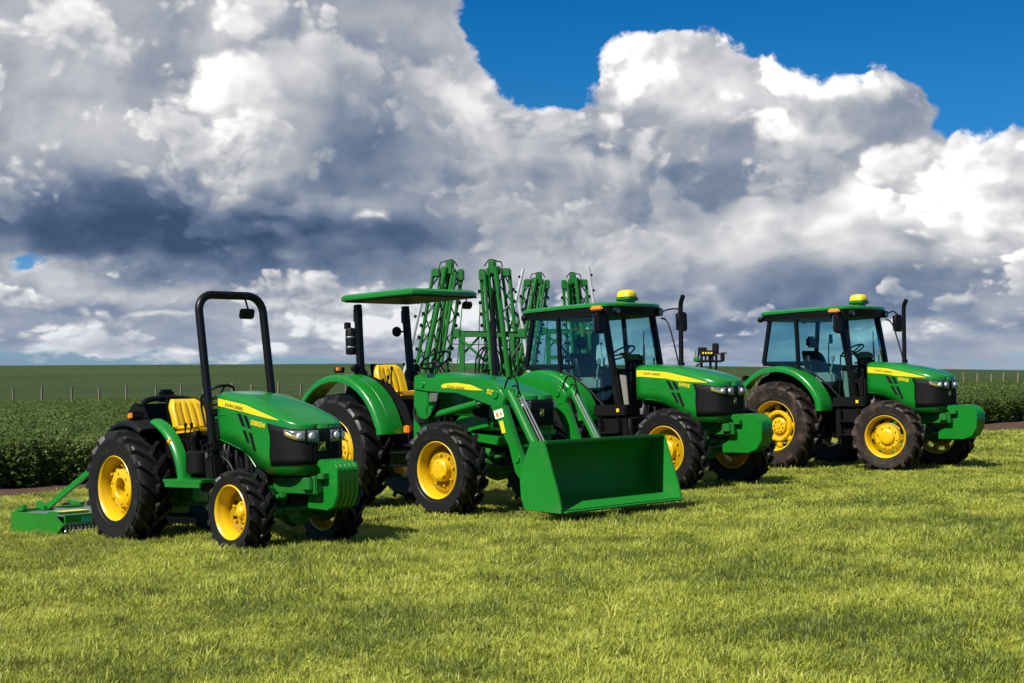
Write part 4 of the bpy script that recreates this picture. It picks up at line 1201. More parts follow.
        if sd < 0:
            lettering('arm_lettering', 'JOHN DEERE', .043, TEXTD, arm, (1.84, -.5785, 1.500), (1, 0, -.10), squash=1.2)
            lettering('arm_number', '522', .075, DECAL, arm, (2.52, -.580, 1.42), (1, 0, -.22), squash=1.1, bold=.002)
            d = MB(); d.prism([(2.62, 1.21), (2.76, 1.24), (2.79, 1.145), (2.65, 1.115)], -.576, -.573, bev=0); d.build('warning_label', WHITE, arm)
            d = MB(); d.prism([(2.71, 1.09), (2.77, 1.10), (2.81, .96), (2.75, .95)], -.576, -.573, bev=0); d.build('caution_label', DECAL, arm)
            d = MB(); d.prism([(2.655, 1.185), (2.69, 1.193), (2.71, 1.145), (2.675, 1.137)], -.578, -.5755, bev=0); d.prism([(2.72, 1.2), (2.745, 1.205), (2.765, 1.16), (2.74, 1.155)], -.578, -.5755, bev=0); d.build('label_picture', ORANGE, arm)
    b = MB(); b.tube([(3.02, -.5, .58), (3.02, .5, .58)], .06, 14); b.box((2.92, 0, .74), (.05, 1.0, .14), (0, .35, 0), .01); b.build('cross_tube', GREEN, root)
    # bucket: curved sheet with two side plates
    W = 1.03
    BZ = .035
    pr = [(4.11, .085), (3.78, .155), (3.67, .19), (3.60, .27), (3.575, .40), (3.58, .54), (3.62, .66), (3.70, .76), (3.79, .82), (3.88, .825)]
    th = .022; inn = []
    for i, (x, z) in enumerate(pr):
        a = Vector(pr[max(0, i - 1)]); c = Vector(pr[min(len(pr) - 1, i + 1)]); t = (c - a).normalized(); inn.append((x + t.y * th, z - t.x * th))
    pr = [(x, z + BZ) for x, z in pr]; inn = [(x, z + BZ) for x, z in inn]
    sec = pr + list(reversed(inn))
    b = MB(); b.loft([[(x, y, z) for x, z in sec] for y in (-W + .012, W - .012)])
    b.box((3.885, 0, .832 + BZ), (.05, 2 * W - .03, .035), None, .008)
    bk = b.build('loader_bucket', BUCKETG, root, ang=40)
    bk.location.x = -.05
    side = [(4.12, .07), (3.58, .10), (3.53, .22), (3.52, .42), (3.58, .63), (3.70, .845), (3.90, .85), (4.09, .28), (4.13, .13)]
    for sd in (-1, 1):
        b = MB(); b.prism([(x, z + BZ) for x, z in side], sd * W - .014, sd * W + .014, bev=.005); b.build('side_plate', BUCKETG, bk)
    b = MB(); b.box((4.10, 0, .088 + BZ), (.16, 2 * W - .04, .018), (0, .06, 0), .004); b.build('cutting_edge', BUCKETG, bk)
    b = MB()
    for sd in (-1, 1):
        for dy in (-.06, .06): b.prism([(3.565, .20), (3.40, .18), (3.34, .28), (3.38, .55), (3.46, .68), (3.66, .74), (3.56, .5)], sd * .56 + dy - .01, sd * .56 + dy + .01, bev=.004)
    b.build('bucket_bracket', GREEN, bk)
    # hydraulic hoses near the mast
    for k in range(3):
        h = MB(); y = -.50 - .03 * k
        h.tube([(1.22 - .02 * k, -.44, 1.42), (1.20 + .03 * k, y - .04, 1.25 - .03 * k), (1.36 + .03 * k, y - .06, 1.12 - .02 * k), (1.58, y - .05, 1.18), (1.66 + .02 * k, y - .03, 1.38)], .015, 7, 6)
        h.build('hose', BLACK, root)
    for k in range(4):
        c = MB(); c.tube([(1.56 + .035 * k, -.60, 1.34), (1.58 + .035 * k, -.60, 1.44)], .012, 8); c.build('coupling', CHROME, root)
    # engine side shields below the bonnet
    b = MB()
    for sd in (-1, 1): b.prism([(1.60, 1.0), (1.85, 1.16), (2.3, 1.12), (2.32, 1.02), (2.05, .98), (1.9, .92)], sd * .36 - .012, sd * .36 + .012, bev=.006)
    b.prism([(2.0, .86), (2.48, .80), (2.52, .90), (2.0, .95)], -.40, .40, bev=.01)
    b.build('side_shield', GREEN, root)
    return root

# ================================================================== 3 and 4: cab tractors
def tractor_cab(X, Y, H_, label, dx, rx, dz, fw, rubber, fstyle, steer=0.0):
    root = thing('tractor', label, 'tractor', frame(X, Y, H_, .04, dz), GROUP)
    T = dict(open=False, fz=.545, wb=fw, ftrack=.79, rz=.70, rx=rx, rtrack=.815, rw=.46, zf=.82, xeng=1.6, xweight=2.66, xr=1.22 + dx * .8, x0=2.20, ez1=1.34,
             g0=1.01, gt_side=1.475, gt_nose=1.425, gx0=2.42, gx1=2.17, lf0=.20, lf1=.46, lh=.115, stripe1=2.40, stripe_th=.095,
             model='5090E', msize=.072, mx=1.90, mz=1.45, mslope=-.17,
             vents=[[(1.665, 1.53), (1.735, 1.52), (1.815, 1.39), (1.745, 1.40)], [(1.755, 1.36), (1.815, 1.355), (1.90, 1.20), (1.845, 1.21)],
                    [(1.775, 1.515), (1.845, 1.505), (1.905, 1.39), (1.84, 1.395)], [(1.85, 1.355), (1.915, 1.345), (2.00, 1.14), (1.95, 1.145)]],
             creases=[[(1.26, 1.42), (1.5, 1.415), (1.72, 1.37)], [(1.40, 1.55), (1.55, 1.55), (1.70, 1.52)], [(1.26, 1.27), (1.6, 1.23), (1.85, 1.14), (2.05, .99)]])
    H = Hood(1.22 + dx * .8, 2.20, 2.61, .38, [(1.2, 1.78), (1.7, 1.745), (2.1, 1.67), (2.4, 1.59), (2.55, 1.53), (2.63, 1.48)],
             [(1.2, 1.70), (1.7, 1.655), (2.2, 1.545), (2.46, 1.475), (2.63, 1.43)],
             [(1.2, 1.25), (1.55, 1.21), (1.85, 1.09), (2.05, .94), (2.25, .91), (2.72, .91)])
    hood_trim(root, H, T)
    front_end(root, T); rear_end(root, T)
    rxw = rx
    for sd in (-1, 1):
        wheel(root, (rxw, sd * .815, .735), .76, .46, .41, sd, 'scallop', 19, rubber)
        wheel(root, (fw, sd * .79, .55), .585, .35, .328, sd, fstyle, 17, rubber, steer=steer)
    weights(root, [(x - .15, z) for x, z in ((2.78, 1.02), (2.755, .97), (2.80, .93), (2.80, .82), (2.73, .78), (2.72, .66), (2.60, .60), (2.60, .485), (3.04, .48), (3.18, .53), (3.27, .66), (3.29, .90), (3.25, .97), (3.16, 1.02), (3.02, 1.03), (3.0, 1.0), (2.90, 1.0), (2.88, 1.03))], -.13, .13, 7)
    cx = rx + .03
    for sd in (-1, 1):
        fe = fender(root, cx, .78, .965, sd * 1.0, sd * .66, -52, 66, GREEN, .09, tail=[(cx + .905, 1.05), (cx + .905, .98)])
        b = MB(); b.prism([(cx - .72, 1.25), (cx - .5, 1.55), (cx, 1.74), (cx + .5, 1.58), (cx + .8, 1.25), (cx + .9, 1.0), (cx + .8, .9), (cx - .6, .95)], sd * .655, sd * .68, bev=.006); b.build('fender_liner', BLACK, fe)
        t = MB(); t.box((cx - .70, sd * .86, 1.56), (.07, .16, .09), None, .015); lt = t.build('tail_light', BLACK, root)
        t = MB(); t.box((cx - .735, sd * .86, 1.56), (.02, .13, .07), None, .006); t.build('lens', REDL, lt)
    # ---- cab frame
    zr, zb = 2.56, 1.72
    C = {}
    for sd in (-1, 1):
        C[sd] = dict(ct=(-.46 + dx, sd * .72, 2.58), cb=(-.58 + dx, sd * .78, 1.80), bt=(.10 + dx, sd * .76, 2.58), bb=(.14 + dx, sd * .79, 1.70),
                     bl=(.86 + dx, sd * .74, 1.10), at=(.84 + dx, sd * .56, 2.58), ab=(1.08 + dx, sd * .56, 1.14), am=(1.0 + dx, sd * .56, 1.66))
    fr = MB()
    for sd in (-1, 1):
        c = C[sd]
        fr.bar(c['cb'], c['ct'], .05, .07, up=(1, 0, 0)); fr.bar(c['bb'], c['bt'], .055, .06, up=(1, 0, 0)); fr.bar(c['ab'], c['at'], .075, .085, up=(1, 0, 0))
        fr.bar(c['ct'], c['bt'], .05, .06); fr.bar(c['bt'], c['at'], .05, .06); fr.bar(c['cb'], c['bb'], .05, .06)
        ar = [(cx + .93 * math.sin(t), sd * .765, .78 + .93 * math.cos(t)) for t in np.linspace(rad(4), rad(66), 12)]
        fr.tube(ar, .026, 8)
        fr.box((1.0 + dx, sd * .66, 1.10), (.34, .22, .06), None, .01)
    fr.bar(C[-1]['ct'], C[1]['ct'], .05, .06); fr.bar(C[-1]['cb'], C[1]['cb'], .05, .08); fr.bar(C[-1]['at'], C[1]['at'], .06, .08)
    fr.bar((1.03 + dx, -.56, 1.70), (1.03 + dx, .56, 1.70), .05, .05)
    frame_o = fr.build('cab_frame', FRAMEB, root)
    # floor and lower body in black
    b = MB(); b.box((.62 + dx, 0, 1.06), (.90, 1.30, .07), None, .01); b.box((-.2 + dx, 0, 1.30), (.9, 1.30, .70), None, .05); b.box((1.12 + dx, 0, 1.28), (.14, .9, .5), None, .03)
    b.build('cab_floor', BLACK, root)
    # door sill / step / tank
    b = MB(); b.box((1.12 + dx, -.74, 1.115), (.62, .20, .17), None, .02); b.build('door_sill', BLACK, root)
    b = MB(); b.box((1.14 + dx, -.585, .77), (.66, .42, .56), None, .05, 3); b.box((1.12 + dx, .585, .77), (.6, .42, .56), None, .05, 3); b.build('fuel_tank', BLACK, root)
    b = MB(); b.box((1.15 + dx, -.84, .80), (.36, .14, .03), None, .006); b.box((1.15 + dx, -.84, .58), (.36, .14, .03), None, .006); b.box((.98 + dx, -.86, .72), (.025, .05, .6), None, .006); b.box((1.32 + dx, -.86, .72), (.025, .05, .6), None, .006); b.build('step', BLACK, root)
    b = MB(); b.box((1.29 + dx, -.845, 1.12), (.05, .006, .05), None, .001); b.build('sill_label', DECAL, root)
    # ---- glass
    for sd in (-1, 1):
        c = C[sd]
        g = MB(); g.slab([c['cb'], c['bb'], c['bt'], c['ct']], .006); g.build('rear_side_window', GLASS, root)
        dl = [c['bt'], c['at'], (c['ab'][0] - .02, c['ab'][1], 1.16)]
        g = MB()
        pts = [Vector(c['bt']), Vector(c['at']), Vector((c['ab'][0], sd * .56, 1.16)), Vector((.80 + dx, sd * .68, 1.16)), Vector((.60 + dx, sd * .745, 1.42)), Vector((.38 + dx, sd * .78, 1.60)), Vector(c['bb'])]
        # door pane as a strip so that it bends with the narrowing cab
        P = [[Vector(c['bb']), Vector(c['bt'])], [Vector((.38 + dx, sd * .71, 1.60)), Vector((.35 + dx, sd * .69, 2.58))], [Vector((.62 + dx, sd * .655, 1.40)), Vector((.55 + dx, sd * .635, 2.58))], [Vector((.84 + dx, sd * .61, 1.15)), Vector((.72 + dx, sd * .595, 2.58))], [Vector(c['ab']), Vector(c['at'])]]
        rows = [[lo_, hi_, hi_ - Vector((0, sd * .006, 0)), lo_ - Vector((0, sd * .006, 0))] for lo_, hi_ in P]
        g.loft(rows); d = g.build('cab_door', GLASS, root, ang=20)
        h = MB(); h.box((.30 + dx, sd * .755, 1.78), (.12, .025, .03), None, .008); h.build('door_handle', BLACK, d)
        h = MB(); h.tube([(.80 + dx, sd * .60, 1.2), (.84 + dx, sd * .585, 1.9)], .012, 8); h.tube([(.16 + dx, sd * .775, 1.72), (.40 + dx, sd * .72, 1.60), (.63 + dx, sd * .665, 1.40), (.84 + dx, sd * .62, 1.17)], .016, 6); h.build('door_trim', BLACK, d)
    g = MB()
    zt_, zb_ = 2.56, 1.66
    ring = []
    for z, x, hw in ((zb_, 1.0, .55), (2.1, .93, .555), (zt_, .845, .555)):
        ring.append([(x + dx + .10 * (1 - (k) ** 2), hw * k, z) for k in np.linspace(-1, 1, 11)])
    g.loft(ring, caps=False, loop=False); ws = g.build('windshield', GLASS, root, ang=60)
    md = ws.modifiers.new('thickness', 'SOLIDIFY'); md.thickness = .005
    g = MB(); g.slab([C[-1]['cb'], C[1]['cb'], C[1]['ct'], C[-1]['ct']], .006); g.build('rear_window', GLASS, root)
    w = MB(); w.tube([(1.09 + dx, .05, 1.68), (1.05 + dx, .10, 2.10)], .008, 6); w.tube([(1.085 + dx, .02, 1.80), (1.02 + dx, .14, 2.30)], .007, 6); w.build('wiper', BLACK, ws)
    # ---- roof
    def plan(k, sx):
        P = [(-.62, -.70), (-.60, -.79), (-.46, -.82), (.20, -.82), (.60, -.74), (.95, -.63), (1.06, -.48), (1.11, -.2), (1.11, .2), (1.06, .48), (.95, .63), (.60, .74), (.20, .82), (-.46, .82), (-.60, .79), (-.62, .70)]
        return [(.2 + (x - .2) * sx + dx, y * k) for x, y in P]
    b = MB(); secs = []
    for k, sx, z0_, z1_ in ((.985, .99, 2.625, 2.655), (1.0, 1.0, 2.635, 2.665), (1.0, 1.0, 2.665, 2.695), (.97, .98, 2.69, 2.71), (.80, .85, 2.71, 2.73), (.4, .5, 2.725, 2.745), (.03, .05, 2.73, 2.75)):
        secs.append([(x, y, z0_ + (z1_ - z0_) * (x - dx + .7) / 1.87) for x, y in plan(k, sx)])
    b.loft(secs); roof = b.build('cab_roof', GREEN, root, ang=28)
    b = MB(); b.loft([[(x, y, z) for x, y in plan(.955, .96)] for z in (2.53, 2.56)] + [[(x, y, z) for x, y in plan(.975, .98)] for z in (2.60, 2.650)])
    b.build('roof_liner', BLACK, roof, ang=28)
    b = MB()
    for sd in (-1, 1): b.lathe([(0, .04), (.04, .035), (.05, 0), (.045, -.04)], (-.70 + dx, sd * .66, 2.57), axis='x', seg=14)
    b.build('rear_lamp', BLACK, roof)
    for sd in (-1, 1):
        t = MB(); t.box((.82 + dx, sd * .70, 2.63), (.20, .07, .075), (0, 0, sd * -.30), .025, 3); t.build('turn_signal', AMBER, roof)
        t = MB(); t.lathe([(0, .03), (.045, .025), (.055, 0), (.055, -.04)], (1.045 + dx, sd * .50, 2.585), axis='x', seg=18); wl = t.build('work_lamp', LAMP, roof)
        t = MB(); t.lathe([(.05, .035), (.062, .03), (.062, -.03)], (1.04 + dx, sd * .50, 2.585), axis='x', seg=18); t.build('lamp_rim', BLACK, wl)
    # satellite receiver
    gx = .84 + dx * 1.1
    b = MB(); b.box((gx, 0, 2.785), (.28, .28, .06), None, .025, 3); b.box((gx, 0, 2.745), (.16, .2, .05), None, .01); rc = b.build('satellite_receiver', GREEN, root)
    b = MB(); secs = []
    for k, z in ((1.0, 2.817), (1.0, 2.845), (.93, 2.885), (.74, 2.912), (.35, 2.925), (.02, 2.927)):
        secs.append([(gx + .130 * k * math.copysign(abs(math.cos(a)) ** .6, math.cos(a)), .130 * k * math.copysign(abs(math.sin(a)) ** .6, math.sin(a)), z) for a in np.linspace(0, 2 * math.pi, 25)[:-1]])
    b.loft(secs); b.build('receiver_dome', DECAL, rc, ang=50)
    # exhaust stack
    ey = .45; ex = dx * .8
    b = MB(); b.tube([(1.42 + ex, ey - .12, 1.55), (1.43 + ex, ey - .03, 1.68), (1.44 + ex, ey, 1.80), (1.46 + ex, ey, 2.62), (1.47 + ex, ey, 2.71), (1.53 + ex, ey - .02, 2.80)], .036, 12)
    b.tube([(1.445 + ex, ey, 1.72), (1.446 + ex, ey, 1.80)], .048, 12)
    b.build('exhaust_pipe', FRAMEB, root)
    # mirrors
    mx = .93 + dx
    b = MB(); b.box((mx + .02, -.80, 2.41), (.08, .27, .32), (0, 0, .25), .03, 3); b.tube([(.86 + dx, -.60, 2.55), (.84 + dx, -.72, 2.56), (mx + .02, -.80, 2.52)], .013, 8); mi = b.build('mirror', BLACK, root)
    b = MB(); b.box((mx - .024, -.81, 2.41), (.006, .23, .27), (0, 0, .25), .002); b.build('mirror_glass', MIRR, mi)
    fx = .96 + .6 * dx
    b = MB(); b.box((fx + .14, .90, 2.44), (.06, .19, .30), (0, 0, -.25), .025, 3); b.tube([(.94 + dx, .60, 2.56), (1.02 + dx, .68, 2.62), (fx + .10, .84, 2.64), (fx + .15, .90, 2.58)], .012, 8, 4); mi = b.build('mirror', BLACK, root)
    b = MB(); b.box((fx + .108, .89, 2.44), (.006, .16, .26), (0, 0, -.25), .002); b.build('mirror_glass', MIRR, mi)
    b = MB(); b.tube([(.98 + dx, .62, 2.50), (1.10 + dx, .64, 2.40), (1.30 + dx, .60, 1.80), (1.30 + dx, .56, 1.70)], .013, 8, 4); b.build('grab_rail', BLACK, root)
    # ---- inside
    seat(root, .18 + dx, 1.50, .50, BLACK, .50)
    b = MB(); b.box((-.13 + dx, 0, 2.16), (.09, .26, .20), None, .05, 3); b.build('headrest', BLACK, root)
    b = MB(); b.box((.30 + dx, -.38, 1.52), (.60, .16, .20), None, .04); b.box((.30 + dx, .38, 1.52), (.60, .16, .20), None, .04); b.tube([(.50 + dx, -.38, 1.60), (.55 + dx, -.38, 1.82)], .014, 8); b.box((.555 + dx, -.38, 1.85), (.06, .05, .10), None, .015)
    b.tube([(.45 + dx, -.32, 1.6), (.46 + dx, -.32, 1.72)], .012, 8)
    b.build('side_console', GREY, root)
    steering(root, .70 + dx, 1.98, .5, r=.20)
    b = MB(); b.box((.93 + dx, 0, 1.86), (.16, .34, .16), (0, -.4, 0), .04); b.box((.95 + dx, 0, 1.55), (.20, .3, .6), None, .04); b.build('dashboard', BLACK, root)
    b = MB(); b.box((.55 + dx, -.42, 2.18), (.03, .22, .16), (0, 0, .4), .012); b.tube([(.5 + dx, -.44, 1.6), (.52 + dx, -.44, 2.12)], .010, 6); b.build('monitor', BLACK, root)
    b = MB(); b.box((-.30 + dx, .35, 1.78), (.3, .3, .18), None, .04); b.prism([(.98, 1.14), (1.06, 1.14), (1.02, 1.62), (.9, 1.64)], -.50, -.47, bev=.006); b.build('cab_trim', GREY, root)
    return root
# ================================================================== implements and fence
def rotary_mower():
    M = frame(-3.612, 15.739, 45.5, .046, .0)
    M.translation += M.to_3x3() @ Vector((.18, 0, 0))
    root = thing('rotary_mower', 'low green rotary mower with chain guards, hitched behind the roll bar tractor', 'mower', M)
    W = .86
    b = MB()
    b.box((-1.72, 0, .235), (1.16, 2 * W - .03, .02), None, .004)
    b.box((-2.30, 0, .14), (.02, 2 * W - .03, .2), None, .004)
    for y in (-.45, 0, .45): b.box((-1.72, y, .255), (1.1, .05, .03), None, .006)
    b.build('deck', STEEL, root)
    for sd in (-1, 1):
        b = MB(); b.prism([(-2.34, .25), (-1.34, .255), (-1.10, .14), (-1.36, -.05), (-2.36, -.02)], sd * W - .012, sd * W + .012, bev=.004)
        b.box((-1.84, sd * (W + .012), -.025), (.96, .014, .03), (0, .03, 0), .004)
        b.build('side_skirt', GREEN, root)
    b = MB(); b.box((-1.40, 0, .25), (.28, 2 * W - .05, .04), None, .008); b.box((-2.28, 0, .25), (.10, 2 * W - .05, .05), None, .01)
    b.box((-1.13, 0, .19), (.03, 2 * W - .04, .10), None, .006); b.build('deck_beam', GREEN, root)
    d = MB(); d.prism([(-1.52, -W + .10), (-1.28, -W + .10), (-1.28, -W + .42), (-1.52, -W + .42)], .271, .273, axis='z', bev=0); d.build('warning_label', DECAL, root)
    d = MB(); d.prism([(-W + .22, .155), (-W + .42, .155), (-W + .42, .215), (-W + .22, .215)], -1.114, -1.112, axis='x', bev=0); d.build('warning_label', TEALD, root)
    # chain curtain
    c = MB(); y = -W + .03
    while y < W:
        for k in range(4):
            z = .125 - k * .034
            c.tube([(-1.12 + .012 * math.cos(a) * (k % 2), y + .012 * math.cos(a) * (1 - k % 2 * .6), z + .020 * math.sin(a)) for a in np.linspace(0, 2 * math.pi, 9)], .0045, 5)
        y += .045
    c.tube([(-1.12, -W, .15), (-1.12, W, .15)], .008, 6)
    c.build('chain_guard', STEEL, root)
    # mast, braces, gearbox
    b = MB()
    for sd in (-1, 1):
        b.bar((-2.18, sd * .52, .27), (-1.02, sd * .14, 1.02), .045, .065)
        b.bar((-1.12, sd * .40, .26), (-1.0, sd * .10, 1.02), .04, .07)
        b.prism([(-1.28, .25), (-.98, .25), (-.92, .42), (-.96, .52), (-1.10, .54), (-1.26, .40)], sd * .42 - .02, sd * .42 + .02, bev=.008)
        b.prism([(-2.34, .25), (-2.14, .25), (-2.14, .30), (-2.28, .36), (-2.34, .34)], sd * .55 - .02, sd * .55 + .02, bev=.006)
        b.box((-2.22, sd * .8, .275), (.18, .05, .06), (0, -.3, 0), .01)
    b.box((-1.01, 0, 1.03), (.08, .32, .08), None, .015)
    b.build('hitch_frame', GREEN, root)
    g = MB(); g.box((-1.68, 0, .36), (.28, .26, .2), None, .04); g.cyl((-1.68, 0, .36), (-.55, 0, .52), .035, 12); g.build('gearbox', CAST, root)
    w = MB(); w.lathe([(.06, -.05), (.15, -.05), (.16, 0), (.15, .05), (.06, .05)], (-2.62, 0, .14), axis='y', seg=20); w.build('tail_wheel', RUBBER, root)
    w = MB(); w.bar((-2.30, 0, .27), (-2.62, 0, .30), .06, .06); w.bar((-2.62, .09, .30), (-2.62, .09, .14), .03, .04); w.build('tail_wheel_fork', GREEN, root)
    return root

def boom_sprayer(label, pole, zt=3.62):
    """a folded boom sprayer: centre frame, tank, two pairs of upright boom wings"""
    root = thing('boom_sprayer', label, 'sprayer', None, 'folded boom sprayers behind the tractors')
    # local axes: x across, y away, z up; 1 unit = 1 m
    b = MB()
    for x in (-.52, .42): b.bar((x, 0, .35), (x, 0, 2.42), .10, .10, up=(0, 1, 0))
    b.bar((-.62, 0, 2.36), (.62, 0, 2.36), .09, .10); b.bar((-.55, 0, 1.76), (.50, 0, 1.76), .08, .09); b.bar((-.55, 0, 1.0), (.50, 0, 1.0), .10, .12)
    b.bar((-.62, -.06, 2.34), (.40, -.06, 1.45), .05, .05, up=(0, 1, 0)); b.bar((-.50, .05, 2.0), (-.18, .05, 2.34), .04, .04, up=(0, 1, 0))
    b.bar((-.6, 0, .38), (.5, 0, .38), .12, .12)
    for x in (-.52, .42): b.bar((x, -.5, .1), (x, .7, .1), .1, .08); b.bar((x, 0, .36), (x, .5, .1), .06, .06); b.bar((x, 0, .36), (x, -.4, .1), .06, .06)
    for sd in (-1, 1): b.box((sd * .62, 0, 2.38), (.16, .16, .18), None, .02)
    b.build('centre_frame', CAST, root)
    t = MB(); t.lathe([(0, -.62), (.36, -.60), (.46, -.50), (.46, .50), (.36, .60), (0, .62)], (-.05, .62, .82), axis='x', seg=28); t.lathe([(0, .06), (.16, .05), (.17, 0)], (-.05, .62, 1.28), axis='z', seg=18); t.build('tank', TANK, root)
    h = MB()
    for k in range(3):
        h.tube([(-.25 + .06 * k, -.08, 1.50), (-.24 + .07 * k, -.12, 1.9), (-.10 + .06 * k, -.12, 2.12), (.06 + .05 * k, -.12, 1.98), (.12 + .05 * k, -.08, 1.5)], .016, 6, 6)
    h.tube([(.6, -.05, 2.2), (.45, -.15, 1.9), (.60, -.10, 1.5)], .02, 6, 6); h.tube([(-.7, -.03, 2.42), (.6, -.05, 2.40)], .013, 6); h.tube([(-.72, -.03, 2.18), (.6, -.03, 2.15)], .008, 6)
    h.build('hose', BLACK, root)
    def wing(name, base, top, flip, tallpole):
        """one folded wing: rails leaning from base to top with zigzag bracing"""
        bx, tx = base, top
        k = -1 if flip else 1
        rails = [((bx - .30 * k, .02, 1.05), (tx - .27 * k, .02, zt - .10), .036), ((bx - .14 * k, -.10, 1.0), (tx - .02 * k, -.10, zt), .05), ((bx - .02 * k, .12, 1.0), (tx + .05 * k, .12, zt + .05), .048),
                 ((bx + .10 * k, -.06, 1.0), (tx + .13 * k, -.06, zt - .02), .040), ((bx + .30 * k, .05, 1.1), (tx + .27 * k, .05, zt - .14), .034), ((bx - .22 * k, .16, 1.0), (tx - .12 * k, .16, zt - .06), .03), ((bx + .20 * k, -.14, 1.0), (tx + .18 * k, -.14, zt - .10), .03)]
        g = MB()
        P = lambda r, f: Vector(r[0]).lerp(Vector(r[1]), f)
        for r in rails: g.tube([r[0], r[1]], r[2], 8)
        n = 9
        for i in range(n):
            f0, f1 = i / n, (i + 1) / n
            for a, c in ((1, 2), (2, 3), (0, 1), (3, 4), (5, 0), (6, 3)):
                p, q = (P(rails[a], f0), P(rails[c], f1)) if i % 2 else (P(rails[c], f0), P(rails[a], f1))
                g.tube([p, q], .015, 6)
            if i % 3 == 1: g.tube([P(rails[3], f0), P(rails[4], f1)], .012, 6)
        # head of the wing: hinge brackets and short links
        t0 = Vector((tx, 0, zt))
        g.box(t0 + Vector((-.22 * k, .02, -.10)), (.16, .18, .16), None, .02); g.box(t0 + Vector((.05 * k, .0, .0)), (.14, .22, .28), None, .03); g.box(t0 + Vector((-.06 * k, .0, -.06)), (.12, .2, .16), None, .03); g.box(t0 + Vector((.25 * k, .05, -.14)), (.12, .14, .22), None, .02)
        g.tube([t0 + Vector((-.24 * k, .02, -.08)), t0 + Vector((.02 * k, .0, -.02)), t0 + Vector((.22 * k, .05, -.12))], .022, 8)
        g.tube([t0 + Vector((-.10 * k, -.1, -.3)), t0 + Vector((.16 * k, .05, -.06))], .02, 8); g.tube([t0 + Vector((.0, .1, -.55)), t0 + Vector((.22 * k, .05, -.22))], .016, 8)
        w = g.build(name, CAST, root)
        s = MB()
        for i in range(10):
            f = .06 + i * .09
            for r, dd in ((rails[0], -.05 * k), (rails[4], .05 * k)):
                p = P(r, f) + Vector((dd, -.03, 0)); s.box(p, (.05, .05, .07), None, .01)
                if i % 2: s.tube([p, p + Vector((dd * .6, 0, -.06))], .010, 5)
        s.build('spray_nozzle', BLACK, w)
        c = MB()
        c.tube([P(rails[1], .0) + Vector((.03, -.05, 0)), P(rails[2], .45) + Vector((.05, -.08, 0)), P(rails[1], .8) + Vector((.02, -.05, 0)), t0 + Vector((-.14 * k, -.04, .03)), t0 + Vector((-.05 * k, -.04, .11)), t0 + Vector((.10 * k, -.04, .14)), t0 + Vector((.2 * k, 0, .02))], .012, 6, 6)
        c.tube([P(rails[3], .1) + Vector((.04, -.05, 0)), P(rails[3], .5) + Vector((-.05, -.09, 0)), P(rails[2], .9) + Vector((.06, -.05, 0))], .013, 6, 6)
        c.build('wing_hose', BLACK, w)
        if tallpole:
            e = MB(); a_, b_ = Vector((bx - .52 * k, -.02, 1.1)), Vector((tx - (.46 if tallpole < 3.7 else .32) * k, -.02, tallpole))
            e.tube([a_, b_], .036, 8)
            e.build('boom_tip', ALU, w)
            e = MB()
            for f in (.15, .35, .55, .8, .93): e.box(a_.lerp(b_, f) + Vector((-.04 * k, 0, 0)), (.07, .06, .06), None, .012)
            e.build('tip_nozzle', BLACK, w)
        y = MB(); y.bar((bx + .55 * k, 0, 1.1), (tx + .28 * k, 0, 2.9), .02, .02); 
        y.build('stay_rod', GREEN, w)
    wing('boom_wing', -1.22, -.80, False, pole[0])
    wing('boom_wing', .30, .10, True, pole[1])
    return root

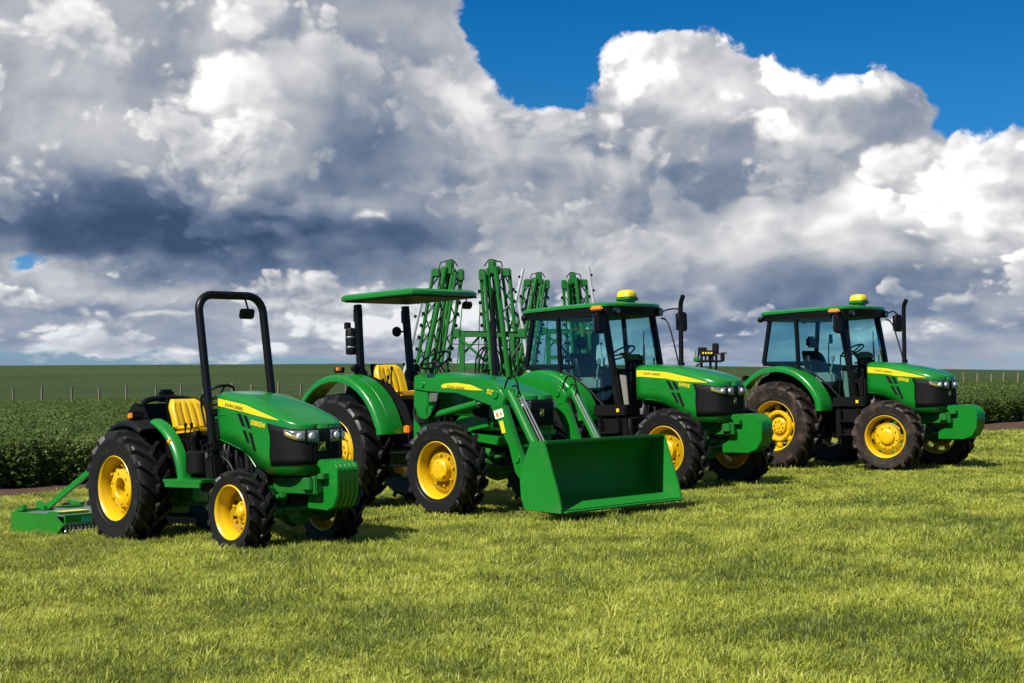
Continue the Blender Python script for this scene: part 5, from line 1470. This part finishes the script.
def valve_stand():
    x, y = 4.32, 32.0; z = ground_z(x, y); z0 = land(x, y)
    M = Matrix.Translation((x, y, z0)) @ Matrix.Rotation(-.35, 4, 'Z')
    root = thing('spray_valve_stand', 'black valve block with four yellow knobs on posts behind a cab tractor', 'valve stand', M)
    H = 1.88 - z0
    b = MB()
    b.box((0, 0, H), (.34, .16, .13), None, .02); b.box((.17, .02, H + .10), (.13, .14, .24), None, .02); b.box((-.12, 0, H + .09), (.20, .12, .08), None, .02)
    b.tube([(-.2, 0, H + .06), (-.22, 0, H - .12)], .02, 8); b.tube([(.2, 0, H - .02), (.42, 0, H + .01)], .018, 8); b.box((.33, 0, H - .09), (.09, .08, .2), None, .02)
    for i in range(4): b.tube([(-.12 + .08 * i, -.04, H - .05), (-.12 + .08 * i, -.05, H - .20)], .022, 8)
    bl = b.build('valve_block', BLACK, root)
    k = MB()
    for i in range(4): k.lathe([(0, -.03), (.022, -.025), (.025, 0)], (-.08 + .062 * i, -.085, H + .0), axis='y', seg=12)
    k.build('valve_knob', DECAL, bl)
    p = MB()
    for q in (-.14, .06, .19): p.bar((q, 0, .0), (q, 0, H - .04), .05, .05)
    p.bar((-.26, 0, H - .18), (.3, 0, H - .18), .04, .05); p.bar((-.4, -.3, .03), (.4, .3, .03), .06, .06); p.bar((-.4, .3, .03), (.4, -.3, .03), .06, .06)
    p.build('post', FRAMEB, root)
    g = MB(); g.box((-.25, 0, H - .14), (.14, .1, .10), None, .02); g.tube([(-.28, 0, H - .08), (-.27, 0, H + .06)], .012, 6); g.build('green_bracket', GREEN, root)
    h = MB(); h.tube([(-.1, -.06, H - .2), (-.3, -.1, H - .5), (-.2, -.1, .2)], .02, 6, 6); h.build('hose', BLACK, root)
    return root

def make_fence():
    root = thing('fence', 'line of pale weathered posts strung with wire across the crop field', 'fence')
    A, B = Vector((-62.0, 106.0)), Vector((85.0, 190.0))
    L = (B - A).length; n = 76
    rng = random.Random(4); tops = []
    me = None
    for i in range(n):
        p = A.lerp(B, (i + rng.uniform(-.12, .12)) / (n - 1)); z = land(p.x, p.y)
        h = 2.2 * rng.uniform(.92, 1.05)
        if me is None:
            b = MB(); b.prism([(-.075, 0), (.075, 0), (.06, 2.45), (-.06, 2.45)], -.07, .07, bev=.01); o = b.build('post', CONCRETE, root); me = o
        else:
            o = me.copy(); COL.objects.link(o); o.parent = root
        o.location = (p.x, p.y, z); o.rotation_euler = (rng.uniform(-.03, .03), rng.uniform(-.035, .035), -.6); o.scale = (1, 1, h / 2.45)
        tops.append(Vector((p.x, p.y, z)))
    for k, h in enumerate((.9, 1.15, 1.4, 1.65, 1.9, 2.15, 2.35)):
        b = MB(); b.tube([t + Vector((0, -.08, h)) for t in tops], .010, 4); b.build('wire', WIRE, root)

# ================================================================== build
make_land()
tractor_roll_bar()
tractor_loader()
tractor_cab(1.34, 22.35, 44.5, 'green cab tractor with black tyres parked just behind the loader bucket', -.15, -.34, .025, 2.05, RUBBER, 'dome')
tractor_cab(5.27, 25.189, 46.0, 'green cab tractor with dusty brown tyres and flat front wheel discs', .13, -.12, .02, 1.95, RUBBER_D, 'oval', steer=9)
rotary_mower()
s1 = boom_sprayer('folded green boom sprayer showing its braced frame beside the canopy', (3.1, 2.95)); s1.location = (-.42, 27.2, ground_z(-.42, 27.2) + .20); s1.rotation_euler.z = -.10
s2 = boom_sprayer('folded green boom sprayer with two tall pale boom tips above the cab roof', (3.85, 3.90)); s2.location = (1.38, 34.2, ground_z(1.38, 34.2) + .50); s2.rotation_euler.z = .05
valve_stand()
make_fence()
make_grass()
